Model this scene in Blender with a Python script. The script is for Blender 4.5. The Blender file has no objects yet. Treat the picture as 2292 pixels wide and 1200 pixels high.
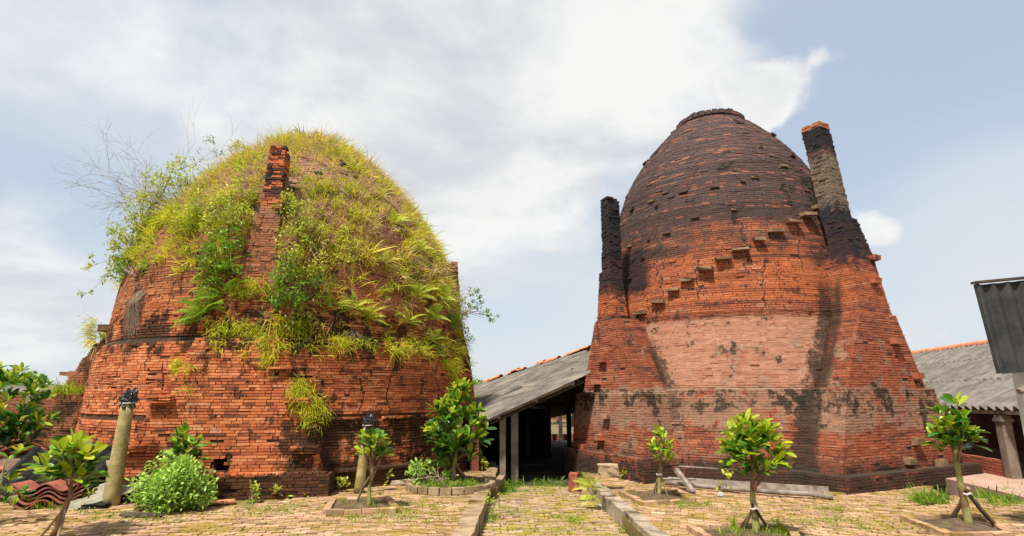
import bpy, bmesh, math, random
import numpy as np
from mathutils import Vector, Matrix

SC = bpy.context.scene
COL = SC.collection
RNG = np.random.default_rng(11)
random.seed(5)

# ------------------------------------------------------------------ camera, sky, sun, exposure
PITCH = math.radians(12.833)
CAM_H = 1.6
cam_d = bpy.data.cameras.new('camera')
cam_d.lens = 20.0
cam_d.sensor_width = 36.0
cam_d.clip_end = 3000
cam_o = bpy.data.objects.new('camera', cam_d)
COL.objects.link(cam_o)
cam_o.location = (0, 0, CAM_H)
cam_o.rotation_euler = (math.pi / 2 + PITCH, 0, 0)
SC.camera = cam_o

SC.view_settings.view_transform = 'Standard'
SC.view_settings.look = 'None'
SC.view_settings.gamma = 1
SC.view_settings.use_curve_mapping = False
SC.view_settings.exposure = 0.85
EXPO = 2 ** SC.view_settings.exposure

SUN_EL, SUN_AZ = math.radians(62), math.radians(212)      # from behind the camera, to the left


def sun_vec():
    return Vector((math.sin(SUN_AZ) * math.cos(SUN_EL), math.cos(SUN_AZ) * math.cos(SUN_EL), math.sin(SUN_EL)))


class NT:
    """small helper for shader node trees"""

    def __init__(self, tree):
        self.t = tree
        self.n = tree.nodes
        self.l = tree.links

    def node(self, typ, **kw):
        n = self.n.new(typ)
        for k, v in kw.items():
            setattr(n, k, v)
        return n

    def put(self, sock, v):
        if v is None:
            return
        if isinstance(v, bpy.types.NodeSocket):
            self.l.new(v, sock)
        elif isinstance(v, (tuple, list)) and sock.type == 'RGBA' and len(v) == 3:
            sock.default_value = (*v, 1)
        else:
            sock.default_value = v

    def m(self, op, a, b=None, c=None, clamp=False):
        n = self.node('ShaderNodeMath', operation=op, use_clamp=clamp)
        self.put(n.inputs[0], a)
        self.put(n.inputs[1], b)
        self.put(n.inputs[2], c)
        return n.outputs[0]

    def vm(self, op, a, b=None, out=0):
        n = self.node('ShaderNodeVectorMath', operation=op)
        self.put(n.inputs[0], a)
        if b is not None:
            self.put(n.inputs[3 if op == 'SCALE' else 1], b)
        return n.outputs['Value'] if op in ('DOT_PRODUCT', 'LENGTH') else n.outputs[out]

    def mix(self, f, a, b, blend='MIX'):
        n = self.node('ShaderNodeMix', data_type='RGBA', blend_type=blend)
        n.clamp_factor = True
        self.put(n.inputs[0], f)
        self.put(n.inputs[6], a)
        self.put(n.inputs[7], b)
        return n.outputs[2]

    def noise(self, vec, scale, detail=4, rough=0.55, dist=0.0):
        n = self.node('ShaderNodeTexNoise')
        self.put(n.inputs['Vector'], vec)
        n.inputs['Scale'].default_value = scale
        n.inputs['Detail'].default_value = detail
        n.inputs['Roughness'].default_value = rough
        n.inputs['Distortion'].default_value = dist
        return n.outputs['Fac']

    def mr(self, x, a, b, c=0.0, d=1.0):
        n = self.node('ShaderNodeMapRange', interpolation_type='SMOOTHSTEP')
        self.put(n.inputs[0], x)
        n.inputs[1].default_value = a
        n.inputs[2].default_value = b
        n.inputs[3].default_value = c
        n.inputs[4].default_value = d
        return n.outputs[0]

    def ramp(self, x, stops, interp='LINEAR'):
        n = self.node('ShaderNodeValToRGB')
        n.color_ramp.interpolation = interp
        e = n.color_ramp.elements
        while len(e) > 1:
            e.remove(e[0])
        e[0].position = stops[0][0]
        e[0].color = (*stops[0][1], 1)
        for p, c in stops[1:]:
            k = e.new(p)
            k.color = (*c, 1)
        self.put(n.inputs[0], x)
        return n.outputs[0]

    def xyz(self, v):
        n = self.node('ShaderNodeSeparateXYZ')
        self.put(n.inputs[0], v)
        return n.outputs

    def comb(self, x, y, z):
        n = self.node('ShaderNodeCombineXYZ')
        for i, v in enumerate((x, y, z)):
            self.put(n.inputs[i], v)
        return n.outputs[0]

    def pos(self):
        return self.node('ShaderNodeNewGeometry').outputs['Position']

    def objco(self):
        return self.node('ShaderNodeTexCoord').outputs['Object']

    def attr(self, name):
        return self.node('ShaderNodeAttribute', attribute_name=name).outputs['Fac']

    def objrnd(self):
        return self.node('ShaderNodeObjectInfo').outputs['Random']


# pixel geometry of the photograph (2292 x 1200), used only to find where things stand
F_PX = 1273.0
_fw = np.array([0, math.cos(PITCH), math.sin(PITCH)])
_up = np.array([0, -math.sin(PITCH), math.cos(PITCH)])


def ray(u, v):
    d = _fw + (u - 1146) / F_PX * np.array([1.0, 0, 0]) + (600 - v) / F_PX * _up
    return d / np.linalg.norm(d)


def ground(u, v, z=0.0):
    d = ray(u, v)
    return np.array([0, 0, CAM_H]) + d * ((z - CAM_H) / d[2])


def at_y(u, v, y):
    d = ray(u, v)
    return np.array([0, 0, CAM_H]) + d * (y / d[1])


def project(P):
    q = np.asarray(P, float) - np.array([0, 0, CAM_H])
    z = q @ _fw
    return 1146 + F_PX * q[..., 0] / z, 600 - F_PX * (q @ _up) / z


def make_world():
    w = bpy.data.worlds.new('World')
    SC.world = w
    w.use_nodes = True
    N = NT(w.node_tree)
    bg = w.node_tree.nodes['Background']
    bg.inputs['Strength'].default_value = 0.1
    sky = N.node('ShaderNodeTexSky', sky_type='NISHITA', sun_disc=False, sun_elevation=SUN_EL, sun_rotation=SUN_AZ)
    sky.air_density = 1.0
    sky.dust_density = 1.5
    d = N.node('ShaderNodeTexCoord').outputs['Generated']
    x, y, z = N.xyz(d)
    wn = N.node('ShaderNodeTexNoise')
    N.put(wn.inputs['Vector'], d)
    wn.inputs['Scale'].default_value = 5.0
    wn.inputs['Detail'].default_value = 6
    dw = N.vm('NORMALIZE', N.vm('ADD', d, N.vm('SCALE', N.vm('SUBTRACT', wn.outputs['Color'], (0.5, 0.5, 0.5)), 0.22)))
    zz = N.m('ADD', N.m('MAXIMUM', z, 0.0), 0.22)
    q = N.comb(N.m('DIVIDE', x, zz), N.m('DIVIDE', y, zz), 0.0)
    nb = N.noise(q, 0.85, 9, 0.56, 0.35)            # large cloud masses
    ns = N.noise(N.vm('ADD', q, (7.3, 2.1, 0.4)), 1.9, 8, 0.58, 0.2)
    nw = N.noise(N.vm('ADD', q, (1.7, 9.1, 3.4)), 0.55, 4, 0.5, 0.8)

    def blob(u, v, r0, r1):
        dd = ray(u, v)
        dot = N.vm('DOT_PRODUCT', dw, tuple(dd))
        return N.mr(dot, math.cos(math.radians(r1)), math.cos(math.radians(r0)))

    k = 1.0 / EXPO * 10.0
    s = lambda c: tuple(i * k for i in c)
    # high thin veil: bluer to the right of the view, whiter to the left
    right = N.mr(x, -0.1, 0.62)
    veil = N.mix(right, s((0.62, 0.70, 0.78)), s((0.57, 0.66, 0.78)))
    base = N.mix(0.72, sky.outputs[0], veil)
    base = N.mix(N.mr(nw, 0.36, 0.66), base, s((0.70, 0.76, 0.82)))
    # white cumulus
    cum = N.m('ADD', nb, N.m('MULTIPLY', blob(1180, 210, 2, 27), 0.22))
    cum = N.m('ADD', cum, N.m('MULTIPLY', blob(1740, 200, 0.2, 5), 0.44))
    cum = N.m('ADD', cum, N.m('MULTIPLY', blob(1970, 482, 0.2, 3.5), 0.40))
    cum = N.m('ADD', cum, N.m('MULTIPLY', blob(20, 630, 1, 10), 0.30))
    cum = N.m('ADD', cum, N.m('MULTIPLY', blob(640, 130, 2, 26), 0.12))
    cum = N.m('SUBTRACT', cum, N.m('MULTIPLY', blob(2120, 300, 4, 24), 0.09))
    cum = N.m('SUBTRACT', cum, N.m('MULTIPLY', blob(1350, 640, 4, 16), 0.14))
    cum = N.m('SUBTRACT', cum, N.m('MULTIPLY', blob(170, 430, 3, 12), 0.15))
    cum = N.m('ADD', cum, N.m('MULTIPLY', N.m('SUBTRACT', N.noise(q, 4.2, 7, 0.6, 0.3), 0.5), 0.16))
    cm = N.mr(cum, 0.47, 0.69)
    shade = N.mr(ns, 0.34, 0.62)
    shade2 = N.mr(cum, 0.62, 0.95)
    cc = N.mix(shade, s((0.66, 0.69, 0.73)), s((0.95, 0.95, 0.935)))
    cc = N.mix(N.m('MULTIPLY', shade2, 0.35), cc, s((0.70, 0.715, 0.74)))
    col = N.mix(cm, base, cc)
    hz = N.mr(z, 0.02, 0.30)
    col = N.mix(hz, N.mix(0.45, col, s((0.80, 0.83, 0.86))), col)
    N.l.new(col, bg.inputs['Color'])


make_world()
sun_d = bpy.data.lights.new('sun', 'SUN')
sun_d.energy = 4.2
sun_d.angle = math.radians(5)
sun_d.color = (1.0, 0.95, 0.86)
sun_o = bpy.data.objects.new('sun', sun_d)
COL.objects.link(sun_o)
sun_o.rotation_euler = sun_vec().to_track_quat('Z', 'Y').to_euler()


# ------------------------------------------------------------------ building helpers
def tag(o, label=None, cat=None, group=None, kind=None):
    if label:
        o['label'] = label
    if cat:
        o['category'] = cat
    if group:
        o['group'] = group
    if kind:
        o['kind'] = kind
    return o


def empty(name, loc=(0, 0, 0), label=None, cat=None, group=None):
    o = bpy.data.objects.new(name, None)
    COL.objects.link(o)
    o.location = tuple(float(i) for i in loc)
    o.empty_display_size = 0.2
    return tag(o, label, cat, group)


def link(name, me, parent=None, kind=None):
    o = bpy.data.objects.new(name, me)
    COL.objects.link(o)
    if parent is not None:
        o.parent = parent
        o.matrix_parent_inverse = Matrix.Translation(-world_loc(parent))
    if kind:
        o['kind'] = kind
    return o


def world_loc(o):
    """world position of an unrotated, unscaled parent chain"""
    v = Vector(o.location)
    p = o.parent
    while p is not None:
        if o.matrix_parent_inverse != Matrix.Identity(4):
            v = o.matrix_parent_inverse @ v
        v = v + world_loc(p)
        return v
    return v


def mesh(name, V, Fq, mats, attrs=None, midx=None, smooth=False):
    """quads/tris from arrays; Fq (m,k) array or list of arrays / lists"""
    me = bpy.data.meshes.new(name)
    V = np.asarray(V, dtype=np.float32)
    if isinstance(Fq, np.ndarray):
        k = Fq.shape[1]
        loops = Fq.reshape(-1)
        starts = np.arange(0, len(loops), k)
        tot = np.full(len(Fq), k)
    else:
        loops = np.array([i for f in Fq for i in f])
        tot = np.array([len(f) for f in Fq])
        starts = np.concatenate([[0], np.cumsum(tot)[:-1]])
    me.vertices.add(len(V))
    me.vertices.foreach_set('co', V.ravel())
    me.loops.add(len(loops))
    me.loops.foreach_set('vertex_index', loops.astype(np.int32))
    me.polygons.add(len(tot))
    me.polygons.foreach_set('loop_start', starts.astype(np.int32))
    me.polygons.foreach_set('loop_total', tot.astype(np.int32))
    if midx is not None:
        me.polygons.foreach_set('material_index', np.asarray(midx, dtype=np.int32))
    me.update(calc_edges=True)
    me.polygons.foreach_set('use_smooth', np.full(len(tot), bool(smooth)))
    if not isinstance(mats, (list, tuple)):
        mats = [mats]
    for mt in mats:
        me.materials.append(mt)
    for an, arr in (attrs or {}).items():
        a = me.attributes.new(an, 'FLOAT', 'POINT')
        a.data.foreach_set('value', np.asarray(arr, dtype=np.float32))
    return me


class MB:
    """collects boxes, tubes and sheets into one mesh"""

    def __init__(self):
        self.V = []
        self.F = []
        self.n = 0

    def add(self, V, Fs):
        V = [tuple(float(c) for c in v) for v in V]
        self.V += V
        self.F += [tuple(i + self.n for i in f) for f in Fs]
        self.n += len(V)
        return self

    def box(self, c, X, Y, Z, jit=0.0):
        """centre, three half-axis vectors"""
        c, X, Y, Z = (np.asarray(a, float) for a in (c, X, Y, Z))
        V = []
        for sz in (-1, 1):
            for sx, sy in ((-1, -1), (1, -1), (1, 1), (-1, 1)):
                V.append(c + sx * X + sy * Y + sz * Z + (RNG.uniform(-jit, jit, 3) if jit else 0))
        return self.add(V, [(3, 2, 1, 0), (4, 5, 6, 7), (0, 1, 5, 4), (1, 2, 6, 5), (2, 3, 7, 6), (3, 0, 4, 7)])

    def cube(self, x0, x1, y0, y1, z0, z1, jit=0):
        return self.box(((x0 + x1) / 2, (y0 + y1) / 2, (z0 + z1) / 2), ((x1 - x0) / 2, 0, 0), (0, (y1 - y0) / 2, 0), (0, 0, (z1 - z0) / 2), jit)

    def tube(self, pts, rad, seg=7, jit=0.0):
        pts = [np.asarray(p, float) for p in pts]
        if np.isscalar(rad):
            rad = [rad] * len(pts)
        V, Fs = [], []
        a0 = np.array([0.31, 0.92, 0.22])
        for i, p in enumerate(pts):
            t = pts[min(i + 1, len(pts) - 1)] - pts[max(i - 1, 0)]
            t = t / (np.linalg.norm(t) + 1e-9)
            a = a0 - t * (a0 @ t)
            if np.linalg.norm(a) < 0.1:
                a = np.array([1.0, 0.1, 0]) - t * t[0]
            a /= np.linalg.norm(a)
            b = np.cross(t, a)
            for j in range(seg):
                w = 2 * math.pi * j / seg
                r = rad[i] * (1 + (RNG.uniform(-jit, jit) if jit else 0))
                V.append(p + r * (math.cos(w) * a + math.sin(w) * b))
        for i in range(len(pts) - 1):
            for j in range(seg):
                k = (j + 1) % seg
                Fs.append((i * seg + j, i * seg + k, (i + 1) * seg + k, (i + 1) * seg + j))
        Fs.append(tuple(range(seg - 1, -1, -1)))
        Fs.append(tuple((len(pts) - 1) * seg + j for j in range(seg)))
        return self.add(V, Fs)

    def build(self, name, mat, parent=None, kind=None, smooth=False):
        me = mesh(name, np.array(self.V), self.F, mat, smooth=smooth)
        return link(name, me, parent, kind)


def new_mat(name, rough=0.85, spec=0.3):
    m = bpy.data.materials.new(name)
    m.use_nodes = True
    N = NT(m.node_tree)
    b = m.node_tree.nodes['Principled BSDF']
    b.inputs['Roughness'].default_value = rough
    b.inputs['Specular IOR Level'].default_value = spec
    return m, N, b


def bump(N, b, h, strength=0.3, dist=0.02):
    n = N.node('ShaderNodeBump')
    n.inputs['Strength'].default_value = strength
    n.inputs['Distance'].default_value = dist
    N.put(n.inputs['Height'], h)
    N.l.new(n.outputs[0], b.inputs['Normal'])


def simple_mat(name, c1, c2, scale=6.0, rough=0.85, spec=0.25, c3=None, bstr=0.3, detail=6, objspace=False):
    m, N, b = new_mat(name, rough, spec)
    p = N.objco() if objspace else N.pos()
    n = N.noise(p, scale, detail, 0.6)
    col = N.mix(N.mr(n, 0.32, 0.68), c1, c2)
    if c3:
        n2 = N.noise(N.vm('ADD', p, (5.1, 3.3, 1.2)), scale * 0.37, 5, 0.65)
        col = N.mix(N.mr(n2, 0.52, 0.66), col, c3)
    r = N.objrnd()
    col = N.mix(N.m('MULTIPLY', r, 0.28), col, N.mix(1.0, col, (0.35, 0.33, 0.32), 'MULTIPLY'))
    N.l.new(col, b.inputs['Base Color'])
    bump(N, b, N.noise(p, scale * 5, 4, 0.6), bstr, 0.01)
    return m


# ------------------------------------------------------------------ materials
def prof_lo(N, z):
    return N.m('MULTIPLY_ADD', z, -0.075, 4.37)


def prof_line(N, z):
    """radius of the left dome above its shoulder, as a node expression"""
    return N.m('SUBTRACT', 3.9, N.m('MULTIPLY', N.m('POWER', N.m('MAXIMUM', N.m('SUBTRACT', z, 3.9), 0.0), 1.5), 0.24))


def kiln_mat(name, side, core):
    m, N, b = new_mat(name, 0.9, 0.18)
    p = N.pos()
    cx, cy = (LC if side == 'left' else RC)
    x, y, z = N.xyz(p)
    lx = N.m('SUBTRACT', x, cx)
    ly = N.m('SUBTRACT', y, cy)
    rnd = N.m('FRACT', N.m('ADD', N.attr('rnd'), N.objrnd()))
    crs = N.mr(N.noise(N.vm('MULTIPLY', p, (0.7, 0.7, 11.0)), 1.0, 3, 0.6), 0.30, 0.70)
    tone = N.m('ADD', N.m('MULTIPLY', rnd, 0.60 if side == 'left' else 0.42), N.m('MULTIPLY', crs, 0.40 if side == 'left' else 0.58))
    fine = N.noise(p, 26, 4, 0.65)
    mid = N.noise(p, 4.2, 5, 0.6)
    big = N.noise(p, 0.9, 4, 0.55)
    strk = N.noise(N.vm('MULTIPLY', p, (2.2, 2.2, 0.35)), 1.0, 7, 0.62)          # vertical run-off streaks
    band = N.noise(N.vm('MULTIPLY', p, (0.25, 0.25, 2.6)), 1.0, 5, 0.6)            # horizontal burnt bands
    blot = N.noise(p, 2.3, 9, 0.68)
    grit = N.noise(p, 8.5, 8, 0.72)
    gr0 = N.m('SUBTRACT', grit, 0.5)
    if side == 'left':
        if core:
            c = N.mix(mid, (0.040, 0.022, 0.014), (0.10, 0.048, 0.026))
        else:
            c = N.ramp(tone, [(0.0, (0.050, 0.022, 0.016)), (0.16, (0.15, 0.054, 0.029)), (0.30, (0.35, 0.098, 0.040)),
                             (0.52, (0.50, 0.150, 0.054)), (0.74, (0.58, 0.205, 0.082)), (0.88, (0.60, 0.27, 0.135)), (1.0, (0.46, 0.24, 0.15))])
            c = N.mix(N.m('MULTIPLY', N.mr(big, 0.45, 0.65), 0.30), c, (0.46, 0.098, 0.034))
            c = N.mix(N.m('MULTIPLY', N.mr(fine, 0.48, 0.72), 0.5), c, (0.13, 0.042, 0.022))
            c = N.mix(N.m('MULTIPLY', N.mr(mid, 0.58, 0.75), 0.3), c, (0.55, 0.24, 0.12))
        # left flank lightened: light from the left painted in, over a bleached wash
        pale = N.m('MULTIPLY', N.mr(lx, -2.3, -3.7), N.mr(N.m('ADD', strk, N.m('MULTIPLY', N.mr(z, 1.2, 2.4), 0.12)), 0.42, 0.60))
        c = N.mix(N.m('MULTIPLY', pale, 0.70), c, (0.58, 0.25, 0.135))
        # brown soil wash over the upper wall
        on_ch = N.mr(N.m('SUBTRACT', N.m('ADD', N.m('MULTIPLY', lx, math.sin(math.radians(8.2))), N.m('MULTIPLY', ly, -math.cos(math.radians(8.2)))), prof_line(N, z)), 0.10, 0.25)
        on_ch = N.m('MULTIPLY', on_ch, N.mr(z, 2.6, 2.8))
        c = N.mix(N.m('MULTIPLY', on_ch, 0.42), c, (0.52, 0.135, 0.045))
        off_ch = N.m('SUBTRACT', 1.0, on_ch)
        up = N.m('MULTIPLY', off_ch, N.mr(N.m('ADD', z, N.m('MULTIPLY', mid, 1.2)), 3.5, 4.6))
        c = N.mix(N.m('MULTIPLY', up, 0.62), c, (0.20, 0.098, 0.055))
        top = N.m('MULTIPLY', off_ch, N.mr(N.m('ADD', z, N.m('MULTIPLY', mid, 1.2)), 5.0, 6.4))
        c = N.mix(N.m('MULTIPLY', top, 0.75), c, (0.27, 0.165, 0.115))
        # black algae
        zb = N.m('ADD', N.mr(z, 0.352, 0.335, 0.0, 0.26), N.m('MULTIPLY', N.mr(lx, 0.9, 2.0), N.m('MULTIPLY', N.mr(z, 1.30, 1.18, 0.0, 0.12), N.mr(z, 0.1, 0.35, 0.4, 1.0))))
        zb = N.m('ADD', zb, N.m('MULTIPLY', N.mr(z, 2.2, 2.7), N.mr(z, 3.4, 2.8, 0.0, 0.10)))
        mo = N.mr(N.m('ADD', N.m('ADD', N.m('MULTIPLY', blot, 0.6), N.m('MULTIPLY', strk, 0.4)), N.m('ADD', zb, N.m('MULTIPLY', gr0, 0.35))), 0.535, 0.60)
        c = N.mix(N.m('MULTIPLY', mo, 0.86), c, (0.020, 0.016, 0.010))
        dx, dy = math.sin(math.radians(8.2)), -math.cos(math.radians(8.2))
        radl = N.m('ADD', N.m('MULTIPLY', lx, dx), N.m('MULTIPLY', ly, dy))
        zn = N.m('ADD', z, N.m('MULTIPLY', N.m('SUBTRACT', rnd, 0.5), 1.1))
        sw = N.m('MAXIMUM', N.m('MULTIPLY', N.mr(zn, 4.75, 5.0), N.mr(zn, 5.75, 5.5)), N.m('MULTIPLY', N.mr(z, 5.4, 5.6), N.mr(rnd, .62, .66)))
        chz = N.m('MULTIPLY', N.mr(N.m('SUBTRACT', radl, prof_line(N, z)), 0.18, 0.30), sw)
        c = N.mix(N.m('MULTIPLY', chz, 0.9), c, (0.022, 0.020, 0.024))
        shade_moss = N.m('MULTIPLY', N.mr(N.m('SUBTRACT', N.vm('LENGTH', N.comb(lx, ly, 0.0)), prof_lo(N, z)), 0.02, 0.12), N.mr(lx, -3.4, -3.9))  # far-left buttress darkened: its shade painted in along with moss
        c = N.mix(N.m('MULTIPLY', shade_moss, N.mr(N.m('ADD', blot, N.m('MULTIPLY', gr0, 0.4)), 0.36, 0.56, 0.35, 0.85)), c, (0.050, 0.032, 0.018))
        gr = N.m('MULTIPLY', N.mr(blot, 0.60, 0.75), N.mr(z, 3.4, 2.4))
        c = N.mix(N.m('MULTIPLY', gr, 0.40), c, (0.075, 0.065, 0.014))
    else:
        if core:
            c = N.mix(mid, (0.028, 0.017, 0.013), (0.065, 0.034, 0.024))
        else:
            c = N.ramp(tone, [(0.0, (0.075, 0.032, 0.028)), (0.14, (0.15, 0.056, 0.040)), (0.38, (0.28, 0.086, 0.048)),
                             (0.70, (0.38, 0.118, 0.056)), (0.90, (0.44, 0.19, 0.11)), (1.0, (0.21, 0.125, 0.10))])
            c = N.mix(N.m('MULTIPLY', N.mr(fine, 0.48, 0.72), 0.45), c, (0.12, 0.044, 0.030))
            hot = N.m('MULTIPLY', N.m('MULTIPLY', N.mr(z, 3.2, 3.7), N.mr(z, 5.4, 4.6)), N.mr(N.m('ADD', N.m('MULTIPLY', band, 0.7), N.m('MULTIPLY', big, 0.3)), 0.45, 0.60))
            c = N.mix(N.m('MULTIPLY', hot, 0.60), c, (0.52, 0.145, 0.042))
            c = N.mix(N.m('MULTIPLY', N.mr(z, 3.1, 2.2), N.mr(big, 0.40, 0.62, 0.0, 0.35)), c, (0.42, 0.088, 0.042))
        # lime wash and clay render, with worn patches
        pl = N.m('MULTIPLY', N.mr(z, 1.76, 1.86), N.mr(N.m('ADD', z, N.m('MULTIPLY', blot, 0.30)), 3.50, 3.36))
        rad_r = N.vm('LENGTH', N.comb(lx, ly, 0.0))
        pl = N.m('MULTIPLY', pl, N.mr(rad_r, 3.95, 3.72))
        for psi, line, wd, ztop in VALLEYS:
            sg = 1.0 if line[0][1] < 0 else -1.0
            t_ = N.m('ADD', N.m('MULTIPLY', lx, math.cos(math.radians(psi))), N.m('MULTIPLY', ly, math.sin(math.radians(psi))))
            r_ = N.m('ADD', N.m('MULTIPLY', lx, math.sin(math.radians(psi))), N.m('MULTIPLY', ly, -math.cos(math.radians(psi))))
            s_j = N.m('MULTIPLY_ADD', N.ramp(N.m('DIVIDE', z, 6.0), [(zz / 6.0, ((q_ + 3) / 6,) * 3) for zz, q_ in line]), 6.0, -3.0)
            inside = N.m('MULTIPLY', N.mr(N.m('MULTIPLY', N.m('SUBTRACT', t_, s_j), sg), -0.06, 0.0), N.mr(r_, 2.2, 2.5))
            pl = N.m('MULTIPLY', pl, N.m('SUBTRACT', 1.0, inside))
        wear = N.mr(N.m('ADD', N.m('ADD', N.m('MULTIPLY', crs, 0.12), N.m('MULTIPLY', band, 0.35)), N.m('ADD', N.m('MULTIPLY', blot, 0.45), N.m('MULTIPLY', gr0, 0.3))), 0.57, 0.44)
        plf = N.m('MULTIPLY', pl, N.m('MULTIPLY_ADD', wear, 0.72, 0.16))
        pc = N.mix(mid, (0.36, 0.185, 0.120), (0.47, 0.245, 0.160))
        pc = N.mix(N.m('MULTIPLY', N.mr(fine, 0.5, 0.75), 0.4), pc, (0.30, 0.20, 0.135))
        c = N.mix(plf, c, pc)
        # render patches low down and on the buttresses
        lowp = N.m('MULTIPLY', N.mr(z, 3.3, 2.7), N.mr(N.m('ADD', blot, N.m('MULTIPLY', N.m('MULTIPLY', N.mr(z, 0.85, 1.2), N.mr(z, 1.85, 1.76)), 0.16)), 0.55, 0.61))
        c = N.mix(N.m('MULTIPLY', lowp, 0.75), c, N.mix(fine, (0.26, 0.155, 0.10), (0.36, 0.235, 0.16)))
        # kiln soot above the shoulder
        sz = N.m('ADD', z, N.m('ADD', N.m('MULTIPLY', N.m('SUBTRACT', blot, 0.5), 2.2), N.m('MULTIPLY', N.m('SUBTRACT', band, 0.5), 3.0)))
        so = N.mr(sz, 4.6, 5.7)
        keep = N.mr(N.m('ADD', N.m('MULTIPLY', N.m('FRACT', N.m('MULTIPLY', rnd, 7.31)), 0.60), N.m('MULTIPLY', crs, 0.45)), 0.70, 0.98)
        ltop = N.mr(N.m('ADD', z, N.m('MULTIPLY', lx, -0.35)), 7.0, 9.0)
        amt = N.m('MULTIPLY', so, N.m('SUBTRACT', 0.90, N.m('MULTIPLY', keep, N.m('MULTIPLY_ADD', ltop, 0.25, 0.62))))
        c = N.mix(amt, c, N.mix(fine, (0.030, 0.026, 0.028), (0.085, 0.066, 0.062)))
        mb = N.m('MULTIPLY', N.mr(band, 0.56, 0.70), N.m('MULTIPLY', N.mr(z, 3.2, 3.6), 0.80))
        c = N.mix(mb, c, (0.055, 0.034, 0.030))
        # black algae in the band under the ledge and at the foot
        zb = N.m('ADD', N.m('MULTIPLY', N.m('MULTIPLY', N.mr(z, 1.10, 1.45), N.mr(z, 1.80, 1.74)), 0.085), N.mr(z, 0.62, 0.12, 0.0, 0.17))
        zb = N.m('ADD', zb, N.m('MULTIPLY', gr0, 0.30))
        mo = N.mr(N.m('ADD', N.m('ADD', N.m('MULTIPLY', blot, 0.62), N.m('MULTIPLY', strk, 0.38)), zb), 0.565, 0.625)
        c = N.mix(N.m('MULTIPLY', mo, 0.84), c, (0.022, 0.018, 0.013))
        c = N.mix(N.m('MULTIPLY', N.mr(N.m('ADD', z, N.m('MULTIPLY', gr0, 1.2)), 0.75, 0.15), 0.60), c, (0.055, 0.035, 0.024))
        # smoke-blackened chimney stacks and the dark streaks where the buttresses meet the wall
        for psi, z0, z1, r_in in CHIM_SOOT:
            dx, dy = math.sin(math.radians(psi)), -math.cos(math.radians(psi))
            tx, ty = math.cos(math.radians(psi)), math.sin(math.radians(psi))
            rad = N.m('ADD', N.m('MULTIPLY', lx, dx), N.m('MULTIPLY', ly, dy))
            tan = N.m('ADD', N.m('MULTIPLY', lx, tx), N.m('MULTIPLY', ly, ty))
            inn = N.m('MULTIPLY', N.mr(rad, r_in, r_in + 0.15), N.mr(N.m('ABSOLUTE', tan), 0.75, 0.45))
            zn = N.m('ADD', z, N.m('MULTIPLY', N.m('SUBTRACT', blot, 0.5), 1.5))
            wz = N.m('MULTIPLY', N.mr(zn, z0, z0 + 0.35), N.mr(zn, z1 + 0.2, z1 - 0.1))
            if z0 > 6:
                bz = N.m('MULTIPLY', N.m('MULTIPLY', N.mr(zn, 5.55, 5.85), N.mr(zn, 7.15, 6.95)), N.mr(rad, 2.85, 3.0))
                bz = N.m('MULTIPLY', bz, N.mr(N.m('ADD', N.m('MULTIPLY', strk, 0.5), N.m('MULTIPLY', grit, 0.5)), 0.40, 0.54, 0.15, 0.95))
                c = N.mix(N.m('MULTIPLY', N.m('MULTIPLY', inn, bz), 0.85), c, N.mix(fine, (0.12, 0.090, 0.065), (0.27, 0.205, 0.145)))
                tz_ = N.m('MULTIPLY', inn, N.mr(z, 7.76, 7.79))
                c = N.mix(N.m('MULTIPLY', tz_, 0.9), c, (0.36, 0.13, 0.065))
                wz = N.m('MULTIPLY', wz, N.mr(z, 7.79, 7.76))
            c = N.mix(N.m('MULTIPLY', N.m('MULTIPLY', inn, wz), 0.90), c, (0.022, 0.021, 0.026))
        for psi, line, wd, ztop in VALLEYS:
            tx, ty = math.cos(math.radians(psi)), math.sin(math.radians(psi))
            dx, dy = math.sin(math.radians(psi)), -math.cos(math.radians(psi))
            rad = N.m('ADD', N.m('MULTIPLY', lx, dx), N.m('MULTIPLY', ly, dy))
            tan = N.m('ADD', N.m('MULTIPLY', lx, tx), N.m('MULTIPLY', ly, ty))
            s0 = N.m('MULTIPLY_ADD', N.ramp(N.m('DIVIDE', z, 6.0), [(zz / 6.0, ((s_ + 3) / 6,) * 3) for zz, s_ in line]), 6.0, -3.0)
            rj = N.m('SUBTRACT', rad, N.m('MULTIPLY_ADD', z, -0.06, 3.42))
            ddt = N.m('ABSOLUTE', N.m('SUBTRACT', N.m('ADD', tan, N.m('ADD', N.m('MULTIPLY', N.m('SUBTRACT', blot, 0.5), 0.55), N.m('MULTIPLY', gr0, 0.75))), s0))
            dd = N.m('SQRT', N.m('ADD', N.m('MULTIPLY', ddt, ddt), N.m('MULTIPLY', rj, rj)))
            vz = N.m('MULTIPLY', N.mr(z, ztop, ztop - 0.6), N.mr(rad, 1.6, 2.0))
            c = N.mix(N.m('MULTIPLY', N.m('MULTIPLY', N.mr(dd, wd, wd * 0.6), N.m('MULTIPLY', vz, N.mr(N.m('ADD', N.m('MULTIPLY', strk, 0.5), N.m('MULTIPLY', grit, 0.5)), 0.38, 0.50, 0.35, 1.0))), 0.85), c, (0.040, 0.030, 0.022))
    N.l.new(c, b.inputs['Base Color'])
    bump(N, b, N.m('ADD', fine, N.m('MULTIPLY', mid, 0.6)), 0.35, 0.012)
    return m


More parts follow.
